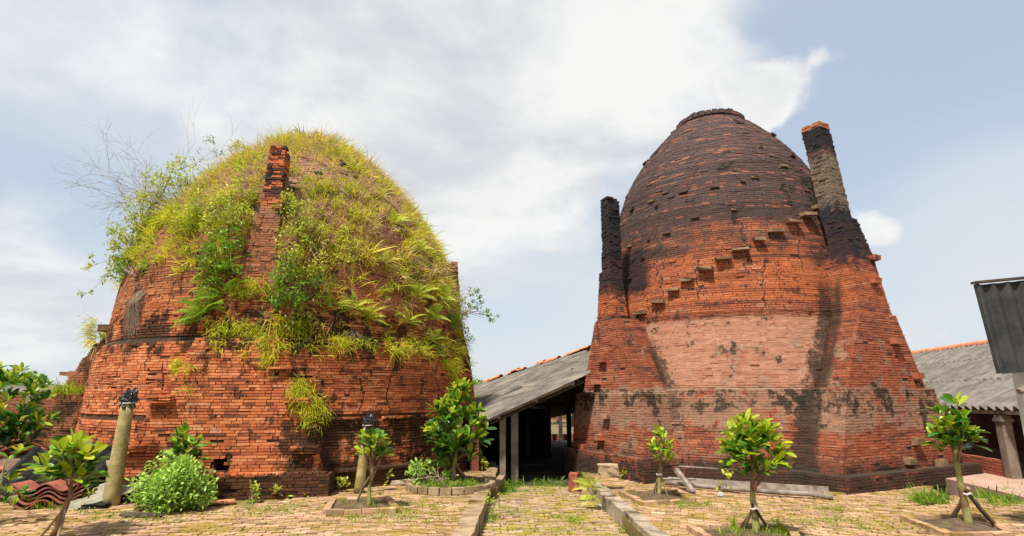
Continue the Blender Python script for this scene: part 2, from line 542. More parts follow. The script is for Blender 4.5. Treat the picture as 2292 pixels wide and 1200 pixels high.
LC = (-5.4, 14.45)
RC = (5.75, 15.2)
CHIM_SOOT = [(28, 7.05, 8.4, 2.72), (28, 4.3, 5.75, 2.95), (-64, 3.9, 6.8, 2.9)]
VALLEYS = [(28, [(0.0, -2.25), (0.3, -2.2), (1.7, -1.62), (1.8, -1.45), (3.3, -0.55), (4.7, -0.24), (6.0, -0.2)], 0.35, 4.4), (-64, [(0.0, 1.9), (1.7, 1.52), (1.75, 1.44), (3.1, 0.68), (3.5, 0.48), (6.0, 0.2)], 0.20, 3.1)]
M_LB, M_LCORE = kiln_mat('left_kiln_brick', 'left', False), kiln_mat('left_kiln_clay', 'left', True)
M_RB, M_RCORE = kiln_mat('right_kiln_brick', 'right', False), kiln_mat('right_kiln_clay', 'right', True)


def leaf_mat(name, c1, c2, trans=0.3, rough=0.35, spec=0.5, attr=None, tcol=None):
    m, N, b = new_mat(name, rough, spec)
    r = N.attr(attr) if attr else N.objrnd()
    n = N.noise(N.pos(), 3.5, 3, 0.5)
    col = N.mix(N.m('MULTIPLY_ADD', n, 0.3, N.m('MULTIPLY', r, 0.75)), c1, c2)
    N.l.new(col, b.inputs['Base Color'])
    t = N.node('ShaderNodeBsdfTranslucent')
    N.l.new(N.mix(0.5, col, tcol or c2), t.inputs[0])
    mx = N.node('ShaderNodeMixShader')
    mx.inputs[0].default_value = trans
    N.l.new(b.outputs[0], mx.inputs[1])
    N.l.new(t.outputs[0], mx.inputs[2])
    N.l.new(mx.outputs[0], m.node_tree.nodes['Material Output'].inputs[0])
    return m


M_LEAF_DARK = leaf_mat('dark_glossy_leaf', (0.020, 0.075, 0.010), (0.050, 0.16, 0.016), 0.22, 0.28, 0.55)
M_LEAF_MID = leaf_mat('green_leaf', (0.065, 0.19, 0.014), (0.15, 0.31, 0.020), 0.3, 0.32, 0.5)
M_LEAF_YOUNG = leaf_mat('young_yellow_leaf', (0.26, 0.40, 0.020), (0.46, 0.50, 0.030), 0.36, 0.36, 0.45)
M_BUSH = leaf_mat('pale_bush_leaf', (0.12, 0.29, 0.030), (0.46, 0.64, 0.12), 0.35, 0.45, 0.35, 'hue')
M_SHRUB = leaf_mat('shrub_leaf', (0.14, 0.24, 0.020), (0.56, 0.57, 0.075), 0.35, 0.5, 0.3, 'hue')
M_SHRUB_D = leaf_mat('dark_shrub_leaf', (0.040, 0.13, 0.014), (0.22, 0.38, 0.028), 0.25, 0.4, 0.4, 'hue')
M_FERN = leaf_mat('fern_leaf', (0.26, 0.40, 0.025), (0.68, 0.66, 0.10), 0.35, 0.55, 0.25)
M_FERN_G = leaf_mat('green_fern_leaf', (0.12, 0.26, 0.018), (0.30, 0.42, 0.035), 0.35, 0.5, 0.25)


def grass_mat(name, stops):
    m, N, b = new_mat(name, 0.6, 0.2)
    h = N.attr('hue')
    col = N.ramp(h, stops)
    N.l.new(col, b.inputs['Base Color'])
    t = N.node('ShaderNodeBsdfTranslucent')
    N.l.new(col, t.inputs[0])
    mx = N.node('ShaderNodeMixShader')
    mx.inputs[0].default_value = 0.35
    N.l.new(b.outputs[0], mx.inputs[1])
    N.l.new(t.outputs[0], mx.inputs[2])
    N.l.new(mx.outputs[0], m.node_tree.nodes['Material Output'].inputs[0])
    return m


M_GRASS = grass_mat('kiln_grass', [(0.0, (0.17, 0.30, 0.022)), (0.22, (0.42, 0.48, 0.026)), (0.55, (0.74, 0.66, 0.045)), (0.70, (0.72, 0.56, 0.12)),
                                   (0.80, (0.62, 0.42, 0.24)), (1.0, (0.52, 0.33, 0.22))])
M_TURF = grass_mat('weed_grass', [(0.0, (0.07, 0.17, 0.015)), (0.5, (0.20, 0.32, 0.022)), (1.0, (0.36, 0.40, 0.04))])


def paver_mat(name, tint, moss, mossy=0.5):
    m, N, b = new_mat(name, 0.9, 0.2)
    p = N.pos()
    rnd = N.m('FRACT', N.m('ADD', N.attr('rnd'), N.objrnd()))
    c = N.ramp(rnd, [(0, tuple(i * 0.55 for i in tint)), (0.25, tuple(i * 0.8 for i in tint)), (0.6, tint), (0.85, (tint[0] * 1.12, tint[1] * 1.1, tint[2] * 1.1)),
                     (1.0, (tint[0] * 1.3, tint[1] * 1.45, tint[2] * 1.55))])
    n1 = N.noise(p, 1.1, 6, 0.62)
    n2 = N.noise(p, 6.0, 6, 0.65)
    n3 = N.noise(N.vm('ADD', p, (3.0, 8.0, 0)), 0.8, 5, 0.6)
    f = N.noise(p, 40, 3, 0.6)
    c = N.mix(N.m('MULTIPLY', N.mr(f, 0.45, 0.7), 0.35), c, tuple(i * 0.5 for i in tint))
    mk = N.mr(N.m('ADD', N.m('MULTIPLY', n1, 0.45), N.m('MULTIPLY', n2, 0.55)), 0.52 - 0.12 * mossy, 0.63 - 0.10 * mossy)
    keep = N.mr(N.m('FRACT', N.m('MULTIPLY', rnd, 5.7)), 0.70, 0.45, 0.18, 1.0)
    c = N.mix(N.m('MULTIPLY', N.m('MULTIPLY', mk, keep), 0.88), c, moss)
    gn = N.mr(N.noise(N.vm('ADD', p, (1.0, 4.0, 2.0)), 2.2, 8, 0.7), 0.58, 0.68)
    c = N.mix(N.m('MULTIPLY', gn, 0.6), c, (0.16, 0.17, 0.025))
    dk = N.mr(N.m('ADD', N.m('MULTIPLY', n3, 0.6), N.m('MULTIPLY', n2, 0.4)), 0.55, 0.66)
    c = N.mix(N.m('MULTIPLY', dk, 0.45), c, (0.17, 0.095, 0.055))
    N.l.new(c, b.inputs['Base Color'])
    bump(N, b, f, 0.25, 0.006)
    return m


M_PAVE = paver_mat('paving_brick', (0.42, 0.255, 0.155), (0.235, 0.158, 0.026), 0.75)
M_PATH = paver_mat('path_brick', (0.38, 0.25, 0.165), (0.27, 0.20, 0.030), 0.9)
M_SLAB = simple_mat('terrace_base', (0.13, 0.095, 0.035), (0.24, 0.18, 0.05), 3.5, c3=(0.10, 0.12, 0.02))
M_EARTH = simple_mat('earth', (0.12, 0.085, 0.045), (0.22, 0.16, 0.085), 1.2, c3=(0.10, 0.13, 0.025))
M_SOIL = simple_mat('soil', (0.07, 0.045, 0.026), (0.15, 0.095, 0.055), 9, bstr=0.8)
M_KERB = simple_mat('kerb_stone', (0.24, 0.16, 0.085), (0.38, 0.27, 0.17), 5, c3=(0.13, 0.085, 0.015), bstr=0.6)
M_KERB2 = simple_mat('grey_kerb_stone', (0.24, 0.185, 0.125), (0.42, 0.34, 0.25), 5, c3=(0.085, 0.055, 0.025), bstr=0.6)
M_ROOF = simple_mat('weathered_cement_sheet', (0.085, 0.073, 0.060), (0.165, 0.142, 0.118), 2.4, c3=(0.22, 0.185, 0.145), bstr=0.35)
M_ROOF2 = simple_mat('grey_cement_sheet', (0.11, 0.096, 0.084), (0.21, 0.185, 0.16), 3.0, c3=(0.14, 0.12, 0.10), bstr=0.35)
M_TERRA = simple_mat('terracotta', (0.46, 0.16, 0.075), (0.62, 0.26, 0.13), 5)
M_REDTILE = simple_mat('red_roof_tile', (0.26, 0.075, 0.05), (0.40, 0.14, 0.09), 6, c3=(0.16, 0.07, 0.05))
M_DARKSHEET = simple_mat('blackened_sheet', (0.010, 0.010, 0.010), (0.026, 0.025, 0.023), 7, c3=(0.05, 0.046, 0.040), rough=0.95, spec=0.08)
M_CANOPY = simple_mat('sooty_metal_sheet', (0.030, 0.032, 0.034), (0.065, 0.066, 0.066), 3.5, c3=(0.10, 0.095, 0.09), rough=0.75)
M_LIGHTSHEET = simple_mat('lichen_sheet', (0.24, 0.215, 0.15), (0.36, 0.32, 0.24), 5, c3=(0.13, 0.12, 0.075))
M_CONC = simple_mat('raw_concrete', (0.17, 0.13, 0.095), (0.27, 0.21, 0.155), 4, c3=(0.14, 0.105, 0.075))
M_WHITE = simple_mat('whitewashed_concrete', (0.52, 0.50, 0.47), (0.66, 0.64, 0.60), 5)
M_WOOD = simple_mat('grey_timber', (0.17, 0.135, 0.105), (0.32, 0.27, 0.225), 8, c3=(0.10, 0.075, 0.055), objspace=True)
M_WOODD = simple_mat('dark_timber', (0.045, 0.032, 0.024), (0.10, 0.072, 0.052), 6)
M_STAKE = simple_mat('stake_wood', (0.19, 0.125, 0.060), (0.34, 0.24, 0.13), 9)
M_STAKE_SHADE = simple_mat('shaded_stake_wood', (0.055, 0.030, 0.018), (0.11, 0.060, 0.035), 9)  # same stake wood, darkened for sticks standing in a tree's shade
M_BARK = simple_mat('mossy_bark', (0.20, 0.19, 0.055), (0.33, 0.30, 0.11), 9, c3=(0.16, 0.085, 0.045))
M_BARKR = simple_mat('brown_bark', (0.16, 0.085, 0.045), (0.27, 0.15, 0.085), 12)
M_TWIG = simple_mat('dry_twig', (0.20, 0.14, 0.095), (0.32, 0.24, 0.17), 8)
M_POLE = simple_mat('yellowed_post', (0.27, 0.21, 0.075), (0.46, 0.37, 0.17), 5, c3=(0.20, 0.17, 0.045), rough=0.8, detail=9)
M_STONE = simple_mat('pale_stone', (0.27, 0.185, 0.11), (0.40, 0.29, 0.18), 7)
M_STEP = simple_mat('lichened_step', (0.16, 0.090, 0.052), (0.29, 0.18, 0.10), 6, c3=(0.11, 0.085, 0.03))
M_TIE = simple_mat('plastic_tie', (0.55, 0.42, 0.38), (0.62, 0.52, 0.48), 8)
M_REDTIE = simple_mat('red_cloth_tie', (0.36, 0.13, 0.10), (0.46, 0.20, 0.16), 12)
M_DULLBRICK = simple_mat('dull_brick', (0.26, 0.075, 0.042), (0.40, 0.13, 0.075), 2.5, c3=(0.13, 0.06, 0.04))
M_FLOOR = simple_mat('shed_floor', (0.035, 0.028, 0.022), (0.075, 0.06, 0.048), 2)  # floor kept darker, the shed's shade put into its colour
M_SHADE_BOARD = simple_mat('shade_dark_board', (0.012, 0.010, 0.009), (0.035, 0.026, 0.021), 3)  # near-black boards: the shed's inner shade painted into their colour
M_PATIO = simple_mat('pink_patio', (0.42, 0.26, 0.20), (0.50, 0.33, 0.25), 3)


def bag_mat():
    m, N, b = new_mat('black_plastic', 0.22, 0.6)
    b.inputs['Base Color'].default_value = (0.012, 0.014, 0.018, 1)
    bump(N, b, N.noise(N.pos(), 22, 3, 0.6), 0.8, 0.03)
    return m


M_BAG = bag_mat()


# ------------------------------------------------------------------ ground, terraces, path
def prism(name, poly, z0, z1, mat, parent=None, kind='structure'):
    n = len(poly)
    V = [(x, y, z1) for x, y in poly] + [(x, y, z0) for x, y in poly]
    Fs = [tuple(range(n)), tuple(range(2 * n - 1, n - 1, -1))]
    for i in range(n):
        j = (i + 1) % n
        Fs.append((i, i + n, j + n, j))
    me = mesh(name, np.array(V), Fs, mat)
    return link(name, me, parent, kind)


Z_PATH = -0.19
g_me = mesh('ground', np.array([(-700, -200, -0.42), (700, -200, -0.42), (700, 1500, -0.42), (-700, 1500, -0.42)]), np.array([[0, 1, 2, 3]]), M_EARTH)
link('ground', g_me, None, 'structure')

LEFT_POLY = [(-15.5, -4), (-0.62, -4), (-0.62, 7.3), (-0.44, 14.3), (-0.5, 15.5), (-12.0, 19.5), (-15.5, 17.0)]
RIGHT_POLY = [(1.78, -4), (12.0, -4), (9.6, 7.6), (7.3, 10.4), (8.6, 13.0), (8.0, 19.0), (3.2, 19.3), (1.6, 14.8), (1.5, 11.75)]
PATH_POLY = [(-0.62, -4), (1.78, -4), (1.5, 11.75), (1.5, 12.6), (-0.30, 12.6), (-0.40, 11)]
left_terr = prism('left_pavement', LEFT_POLY, -0.60, -0.015, M_SLAB)
right_terr = prism('right_pavement', RIGHT_POLY, -0.60, -0.015, M_SLAB)
path_o = prism('path', PATH_POLY, -0.70, Z_PATH - 0.015, M_SLAB)


def in_poly(P, poly):
    x, y = P[:, 0], P[:, 1]
    r = np.zeros(len(P), bool)
    n = len(poly)
    for i in range(n):
        x1, y1 = poly[i]
        x2, y2 = poly[(i + 1) % n]
        c = ((y1 > y) != (y2 > y)) & (x < (x2 - x1) * (y - y1) / (y2 - y1 + 1e-12) + x1)
        r ^= c
    return r


# unit brick variants for single bricks: size 1 x 1 x 1 box about its centre, front face at -Y
def unit_brick(i, mat, j=0.035):
    V = []
    rg = np.random.default_rng(100 + i)
    for sz in (-.5, .5):
        for sx, sy in ((-.5, -.5), (.5, -.5), (.5, .5), (-.5, .5)):
            V.append(np.array([sx, sy, sz]) + rg.uniform(-j, j, 3) * np.array([0.35, 0.4, 1.2]))
    return mesh('brick', np.array(V), [(3, 2, 1, 0), (4, 5, 6, 7), (0, 1, 5, 4), (1, 2, 6, 5), (2, 3, 7, 6), (3, 0, 4, 7)], mat)


def bricks_stuff(name, B, mat, parent, drop_back=True):
    """B: dict of arrays c,t,n,b,L,h,d,rnd ; front face centre at c, body behind along -n"""
    k = len(B['L'])
    if k == 0:
        return None
    rg = np.random.default_rng(k)
    V = np.zeros((k, 8, 3))
    i = 0
    for sz in (-.5, .5):
        for sx, sn in ((-.5, 0), (.5, 0), (.5, 1), (-.5, 1)):
            jx = rg.uniform(-.006, .006, k)
            jz = rg.uniform(-.0018, .0018, k)
            jn = rg.uniform(-.0025, .0025, k)
            V[:, i] = B['c'] + B['t'] * (sx * B['L'] + jx)[:, None] + B['b'] * (sz * B['h'] + jz)[:, None] - B['n'] * (sn * B['d'] + jn)[:, None]
            i += 1
    fb = [(3, 2, 1, 0), (4, 5, 6, 7), (0, 1, 5, 4), (1, 2, 6, 5), (3, 0, 4, 7)]
    if not drop_back:
        fb.append((2, 3, 7, 6))
    Fq = (np.arange(k) * 8)[:, None, None] + np.array(fb)[None]
    me = mesh(name, V.reshape(-1, 3), Fq.reshape(-1, 4), mat, {'rnd': np.repeat(B['rnd'], 8)})
    return link(name, me, parent, 'stuff')


def brick_single(B, i, me, parent, ploc, name='brick'):
    o = bpy.data.objects.new(name, me)
    COL.objects.link(o)
    o.parent = parent
    t, n, b = (Vector(B[k][i]) for k in ('t', 'n', 'b'))
    c = Vector(B['c'][i]) - n * (B['d'][i] / 2) - ploc
    R = Matrix((t, -n, b)).transposed()
    o.matrix_local = Matrix.Translation(c) @ R.to_4x4() @ Matrix.Diagonal((B['L'][i], B['d'][i], B['h'][i], 1))
    return o


def sub(B, idx):
    return {k: v[idx] for k, v in B.items()}


def lay_paving(surf, poly, z, rot, mat, ymin, ymax, n_single, seed, avoid=()):
    rg = np.random.default_rng(seed)
    ca, sa = math.cos(rot), math.sin(rot)
    L, W = 0.205, 0.105
    rows = []
    xs = np.arange(-26, 26, L)
    for r, vv in enumerate(np.arange(-26, 26, W)):
        off = (0.5 if r % 2 else 0.0) * L + rg.uniform(-.015, .015)
        rows.append(np.stack([xs + off, np.full(len(xs), vv)], 1))
    P = np.concatenate(rows)
    Q = np.stack([P[:, 0] * ca - P[:, 1] * sa, P[:, 0] * sa + P[:, 1] * ca + 9.0], 1)
    k = in_poly(Q, poly) & (Q[:, 1] > ymin) & (Q[:, 1] < ymax)
    for (ax, ay, ar) in avoid:
        k &= np.hypot(Q[:, 0] - ax, Q[:, 1] - ay) > ar
    Q = Q[k]
    n = len(Q)
    tilt = rg.normal(0, .02, (n, 2))
    nn = np.stack([tilt[:, 0], tilt[:, 1], np.ones(n)], 1)
    nn /= np.linalg.norm(nn, axis=1)[:, None]
    ang = rot + rg.normal(0, .015, n)
    t = np.stack([np.cos(ang), np.sin(ang), np.zeros(n)], 1)
    t -= nn * (t * nn).sum(1)[:, None]
    t /= np.linalg.norm(t, axis=1)[:, None]
    b = np.cross(nn, t)
    B = dict(c=np.concatenate([Q, (z + rg.normal(0, .005, n) + .012 * np.sin(Q[:, 0] * 1.9 + Q[:, 1] * .7) * np.sin(Q[:, 1] * 1.3 - Q[:, 0] * .5))[:, None]], 1), t=t, n=nn, b=b, L=L - 0.011 + rg.uniform(-.012, .004, n),
             h=W - 0.011 + rg.uniform(-.008, .003, n), d=np.full(n, .055), rnd=rg.random(n))
    u, v = project(B['c'])
    vis = (u > 0) & (u < 2292) & (v < 1200) & (v > 0)
    score = np.where(vis, 1.0 / np.hypot(B['c'][:, 0], B['c'][:, 1]), -1)
    order = np.argsort(-score)
    one = order[:n_single]
    rest = np.setdiff1d(np.arange(n), one)
    bricks_stuff('paving_bricks', sub(B, rest), mat, surf)
    ms = [unit_brick(seed * 10 + i, mat, .03) for i in range(4)]
    for j, i in enumerate(one):
        brick_single(B, i, ms[j % 4], surf, Vector((0, 0, 0)), 'paving_brick')


KL = ((LC[0], LC[1], 4.3), (-4.75, 10.5, 1.3))
lay_paving(left_terr, LEFT_POLY, 0.0, math.radians(11), M_PAVE, 5.2, 17, 300, 3, KL + ((-1.12, 11.0, 0.78),))
lay_paving(right_terr, [(1.92, -4)] + RIGHT_POLY[1:-3] + [(3.2, 19.3), (1.75, 14.8), (1.66, 11.4)], 0.0, math.radians(-17), M_PAVE, 5.2, 14, 300, 4, ((RC[0], RC[1], 4.2),))
lay_paving(path_o, PATH_POLY, Z_PATH, math.radians(2), M_PATH, 5.2, 12.7, 300, 5)


# ------------------------------------------------------------------ kilns
def prof_r(prof, z):
    zs = np.array([p[0] for p in prof])
    rs = np.array([p[1] for p in prof])
    return np.interp(z, zs, rs)


class Pier:
    """radial buttress: rows (z, s_left, s_right, rho)"""

    def __init__(self, c, psi, rows, depth, z_chim):
        self.c = np.array(c)
        a = math.radians(psi)
        self.d = np.array([math.sin(a), -math.cos(a)])
        self.t = np.array([math.cos(a), math.sin(a)])
        self.rows = rows
        self.depth = depth
        self.z_chim = z_chim
        self.zs = np.array([r[0] for r in rows])

    def at(self, z):
        return tuple(np.interp(z, self.zs, [r[k] for r in self.rows]) for k in (1, 2, 3))

    def xy(self, s, rho):
        return self.c + self.d * rho + self.t * s

    def d3(self):
        return np.array([*self.d, 0.0]), np.array([*self.t, 0.0])


def core_pier(pier, z0, z1, rec, mat, rho_in, cut=None):
    rows = [r for r in pier.rows if z0 - 1e-6 <= r[0] <= z1 + 1e-6]
    if rows[0][0] > z0 + 1e-6:
        rows = [(z0, *pier.at(z0))] + rows
    if rows[-1][0] < z1 - 1e-6:
        rows = rows + [(z1, *pier.at(z1))]
    V, Fs = [], []
    for z, a, b, rho in rows:
        ri = rho_in(z, rho)
        for s, r in ((a + rec, ri), (a + rec, rho - rec), (b - rec, rho - rec), (b - rec, ri)):
            V.append((*pier.xy(s, r), z))
    n = len(rows)
    for i in range(n - 1):
        for j in range(4):
            k = (j + 1) % 4
            Fs.append((i * 4 + j, i * 4 + k, (i + 1) * 4 + k, (i + 1) * 4 + j))
    Fs.append((3, 2, 1, 0))
    Fs.append(tuple((n - 1) * 4 + j for j in range(4)))
    return mesh('buttress', np.array(V), Fs, mat)


def course_heights(z0, z1, h, rg):
    out = []
    z = z0
    while z + h * 0.6 < z1:
        hh = h * rg.uniform(0.93, 1.07)
        out.append((z, min(hh, z1 - z)))
        z += hh
    return out


def split_row(length, rg, L=0.2, header=0.0, first=None):
    """brick intervals along a row"""
    x = -(first if first is not None else rg.uniform(0, L))
    out = []
    while x < length:
        l = (L / 2 if rg.random() < header else L) * rg.uniform(0.9, 1.06)
        a, b = max(0, x), min(length, x + l)
        if b - a > 0.03:
            out.append((a, b))
        x += l
    return out


def pier_bricks(pier, z0, z1, h, rg, gap, header, body_r, dark=None, skip=None, miss=0.01, L=0.2, jit=0.006):
    C, T, Nn, Ls, Hs, Ds, R = [], [], [], [], [], [], []
    d3, t3 = pier.d3()
    for (z, hh) in course_heights(z0, z1, h, rg):
        zm = z + hh / 2
        a, b, rho = pier.at(zm)
        ri = max(0.2, (rho - pier.depth) if zm > pier.z_chim else body_r(zm) * 0.72)
        segs = [(np.array([*pier.xy(a, rho), zm]), t3, d3, b - a), (np.array([*pier.xy(b, rho), zm]), -d3, t3, rho - ri), (np.array([*pier.xy(a, ri), zm]), d3, -t3, rho - ri)]
        if zm > pier.z_chim:
            segs.append((np.array([*pier.xy(b, ri), zm]), -t3, -d3, b - a))
        for si, (p0, tt, nn, ln) in enumerate(segs):
            for (x0, x1) in split_row(ln, rg, L, header):
                cx = p0 + tt * (x0 + x1) / 2
                if zm < pier.z_chim and si > 0 and np.hypot(cx[0] - pier.c[0], cx[1] - pier.c[1]) < body_r(zm) - 0.12:
                    continue
                if rg.random() < miss:
                    continue
                if skip is not None and si == 0 and skip(a + (x0 + x1) / 2, zm):
                    continue
                pr = rg.normal(0, jit)
                C.append(cx + nn * pr)
                T.append(tt)
                Nn.append(nn)
                Ls.append(x1 - x0 - gap * (1 + (1.6 if rg.random() < .14 else 0)))
                Hs.append(hh - gap * (rg.uniform(0.75, 1.15) + (0.8 if rg.random() < .12 else 0)))
                Ds.append(0.085)
                R.append(rg.random() if dark is None else dark(zm, rg))
    C, T, Nn = np.array(C), np.array(T), np.array(Nn)
    return dict(c=C, t=T, n=Nn, b=np.tile([0, 0, 1.0], (len(C), 1)), L=np.array(Ls), h=np.array(Hs), d=np.array(Ds), rnd=np.array(R))


def rng_keep(rg, n):
    return rg.random(n) > .6


def body_bricks(c, prof, h, rg, gap, header, psi0, cover, ztop, piers, cracks=(), miss=0.008, rough=1.0, thin=()):
    """courses of bricks round a surface of revolution, laid along the profile"""
    zs = np.array([p[0] for p in prof])
    rs = np.array([p[1] for p in prof])
    seg = np.hypot(np.diff(zs), np.diff(rs))
    S = np.concatenate([[0], np.cumsum(seg)])
    out = {k: [] for k in ('c', 't', 'n', 'b', 'L', 'h', 'd', 'rnd')}
    s = 0.0
    k = 0
    while s < S[-1]:
        hh = h * rg.uniform(0.92, 1.08)
        z = np.interp(s, S, zs)
        for (za, zb) in thin:
            if za < z < zb:
                hh *= 0.62
        sm = s + hh / 2
        z, r = np.interp(sm, S, zs), np.interp(sm, S, rs)
        if z > ztop:
            break
        i = min(np.searchsorted(S, sm) - 1, len(seg) - 1)
        i = max(i, 0)
        tz, tr = (zs[i + 1] - zs[i]) / seg[i], (rs[i + 1] - rs[i]) / seg[i]
        s += hh
        if abs(tz) < 0.35 and z < 6:      # a ledge: no courses on its flat top
            continue
        lean = max(0.0, 0.9 - 0.0) if z > 6 else 0.0
        nr, nz = tz, -tr
        if z < 6:
            nr, nz = 1.0, 0.0
        q = math.hypot(nr, nz)
        nr, nz = nr / q, nz / q
        row = split_row(2 * math.pi * r, rg, 0.2, header)
        A = np.array(row)
        # cracks split the bricks they meet
        for ck in cracks:
            if ck['z0'] < z < ck['z1']:
                pos = ck['path'](z) * r % (2 * math.pi * r)
                hit = np.where((A[:, 0] < pos) & (A[:, 1] > pos))[0]
                if len(hit):
                    a0, a1 = A[hit[0]]
                    A = np.delete(A, hit[0], 0)
                    g = ck['w'] / 2
                    for (p, q2) in ((a0, pos - g), (pos + g, a1)):
                        if q2 - p > 0.035:
                            A = np.vstack([A, [p, q2]])
        mid = A.mean(1) / r
        ang = mid          # angle measured from -Y toward +X
        rel = (ang - math.radians(psi0) + math.pi) % (2 * math.pi) - math.pi
        kp = (np.abs(rel) < cover) & (rg.random(len(A)) > miss)
        cx, cy = np.sin(ang), -np.cos(ang)
        if (1.222 < z < 1.28 or 2.598 < z < 2.692) and abs(c[0] - LC[0]) < .01:
            kp &= (rel > -.12) & (rg.random(len(A)) > .16) | (rng_keep(rg, len(A)) & (rel > -.3))
        P = np.stack([c[0] + cx * r, c[1] + cy * r], 1)
        for p in piers:
            a, b, rho = p.at(z)
            q3 = P - p.c
            sd, sr = q3 @ p.t, q3 @ p.d
            if z < p.zs[-1] and z < p.z_chim:
                kp &= ~((sd > a + 0.1) & (sd < b - 0.1) & (sr > 0) & (sr < rho - 0.1))
        m = kp.sum()
        if m == 0:
            continue
        cx, cy, A = cx[kp], cy[kp], A[kp]
        n = np.stack([cx * nr, cy * nr, np.full(m, nz)], 1)
        t = np.stack([-cy, cx, np.zeros(m)], 1)
        b = np.cross(n, t)
        pr = rg.normal(0, 0.006 * rough, m) + np.where(rg.random(m) < 0.015, 0.02, 0)
        C = np.concatenate([P[kp], np.full((m, 1), z)], 1) + n * pr[:, None]
        out['c'].append(C)
        out['t'].append(t)
        out['n'].append(n)
        out['b'].append(b)
        out['L'].append(A[:, 1] - A[:, 0] - gap * (1 + 1.6 * (rg.random(m) < .14)))
        cg = 1.9 if rg.random() < .16 else 1.0
        out['h'].append(np.full(m, hh) - gap * cg * rg.uniform(0.7, 1.2, m))
        out['d'].append(np.full(m, 0.085))
        out['rnd'].append(rg.random(m))
        k += 1
    return {k2: np.concatenate(v) for k2, v in out.items()}


def lathe(c, prof, rec, seg=128, jit=0.0):
    V, Fs = [], []
    for z, r in prof:
        rr = max(0.02, r - rec(z))
        for j in range(seg):
            a = 2 * math.pi * j / seg
            V.append((c[0] + rr * math.sin(a), c[1] - rr * math.cos(a), z))
    for i in range(len(prof) - 1):
        for j in range(seg):
            k = (j + 1) % seg
            Fs.append((i * seg + j, i * seg + k, (i + 1) * seg + k, (i + 1) * seg + j))
    Fs.append(tuple((len(prof) - 1) * seg + j for j in range(seg)))
    return np.array(V), Fs


def dense(prof, step=0.12):
    out = []
    for (z0, r0), (z1, r1) in zip(prof, prof[1:]):
        n = max(1, int(math.hypot(z1 - z0, r1 - r0) / step))
        for i in range(n):
            out.append((z0 + (z1 - z0) * i / n, r0 + (r1 - r0) * i / n))
    out.append(prof[-1])
    return out


LPROF = [(-0.3, 4.46), (0.285, 4.42), (0.295, 4.48), (0.345, 4.48), (0.355, 4.30), (1.215, 4.22), (1.225, 4.285), (1.275, 4.285), (1.285, 4.22), (1.76, 4.19), (2.59, 4.13), (2.60, 4.17), (2.69, 4.17), (2.70, 3.99), (3.4, 3.94), (4.0, 3.88),
         (4.5, 3.74), (5.0, 3.55), (5.6, 3.25), (6.2, 2.86), (6.9, 2.28), (7.5, 1.68), (8.0, 1.1), (8.25, 0.7), (8.36, 0.1)]
RPROF = [(-0.3, 4.34), (0.27, 4.30), (0.29, 4.08), (1.0, 3.90), (1.77, 3.74), (1.79, 3.64), (3.3, 3.32), (4.5, 3.10), (5.5, 2.93), (6.2, 2.79), (6.7, 2.67), (7.18, 2.50),
         (7.6, 2.28), (8.0, 2.02), (8.4, 1.72), (8.8, 1.36), (9.1, 1.03), (9.27, 0.80), (9.30, 0.02)]


def hit_kiln(u, v, c, prof, off=0.0):
    """where the sight line meets the kiln wall"""
    d = ray(u, v)
    t = np.arange(6, 24, 0.02)
    P = np.array([0, 0, CAM_H])[None] + t[:, None] * d[None]
    r = np.hypot(P[:, 0] - c[0], P[:, 1] - c[1])
    R = prof_r(prof, P[:, 2]) + off
    k = np.where((r < R) & (P[:, 2] < prof[-1][0] + off) & (P[:, 2] > -0.3))[0]
    if len(k) == 0:
        i = np.argmin(np.where(P[:, 2] > prof[-1][0], 99, r - R))
    else:
        i = k[0]
    p = P[i]
    n = np.array([p[0] - c[0], p[1] - c[1], 0])
    n /= np.linalg.norm(n)
    dz = 0.05
    sl = (prof_r(prof, p[2] + dz) - prof_r(prof, p[2] - dz)) / (2 * dz)
    nn = n + np.array([0, 0, -sl])
    return p, n, nn / np.linalg.norm(nn)


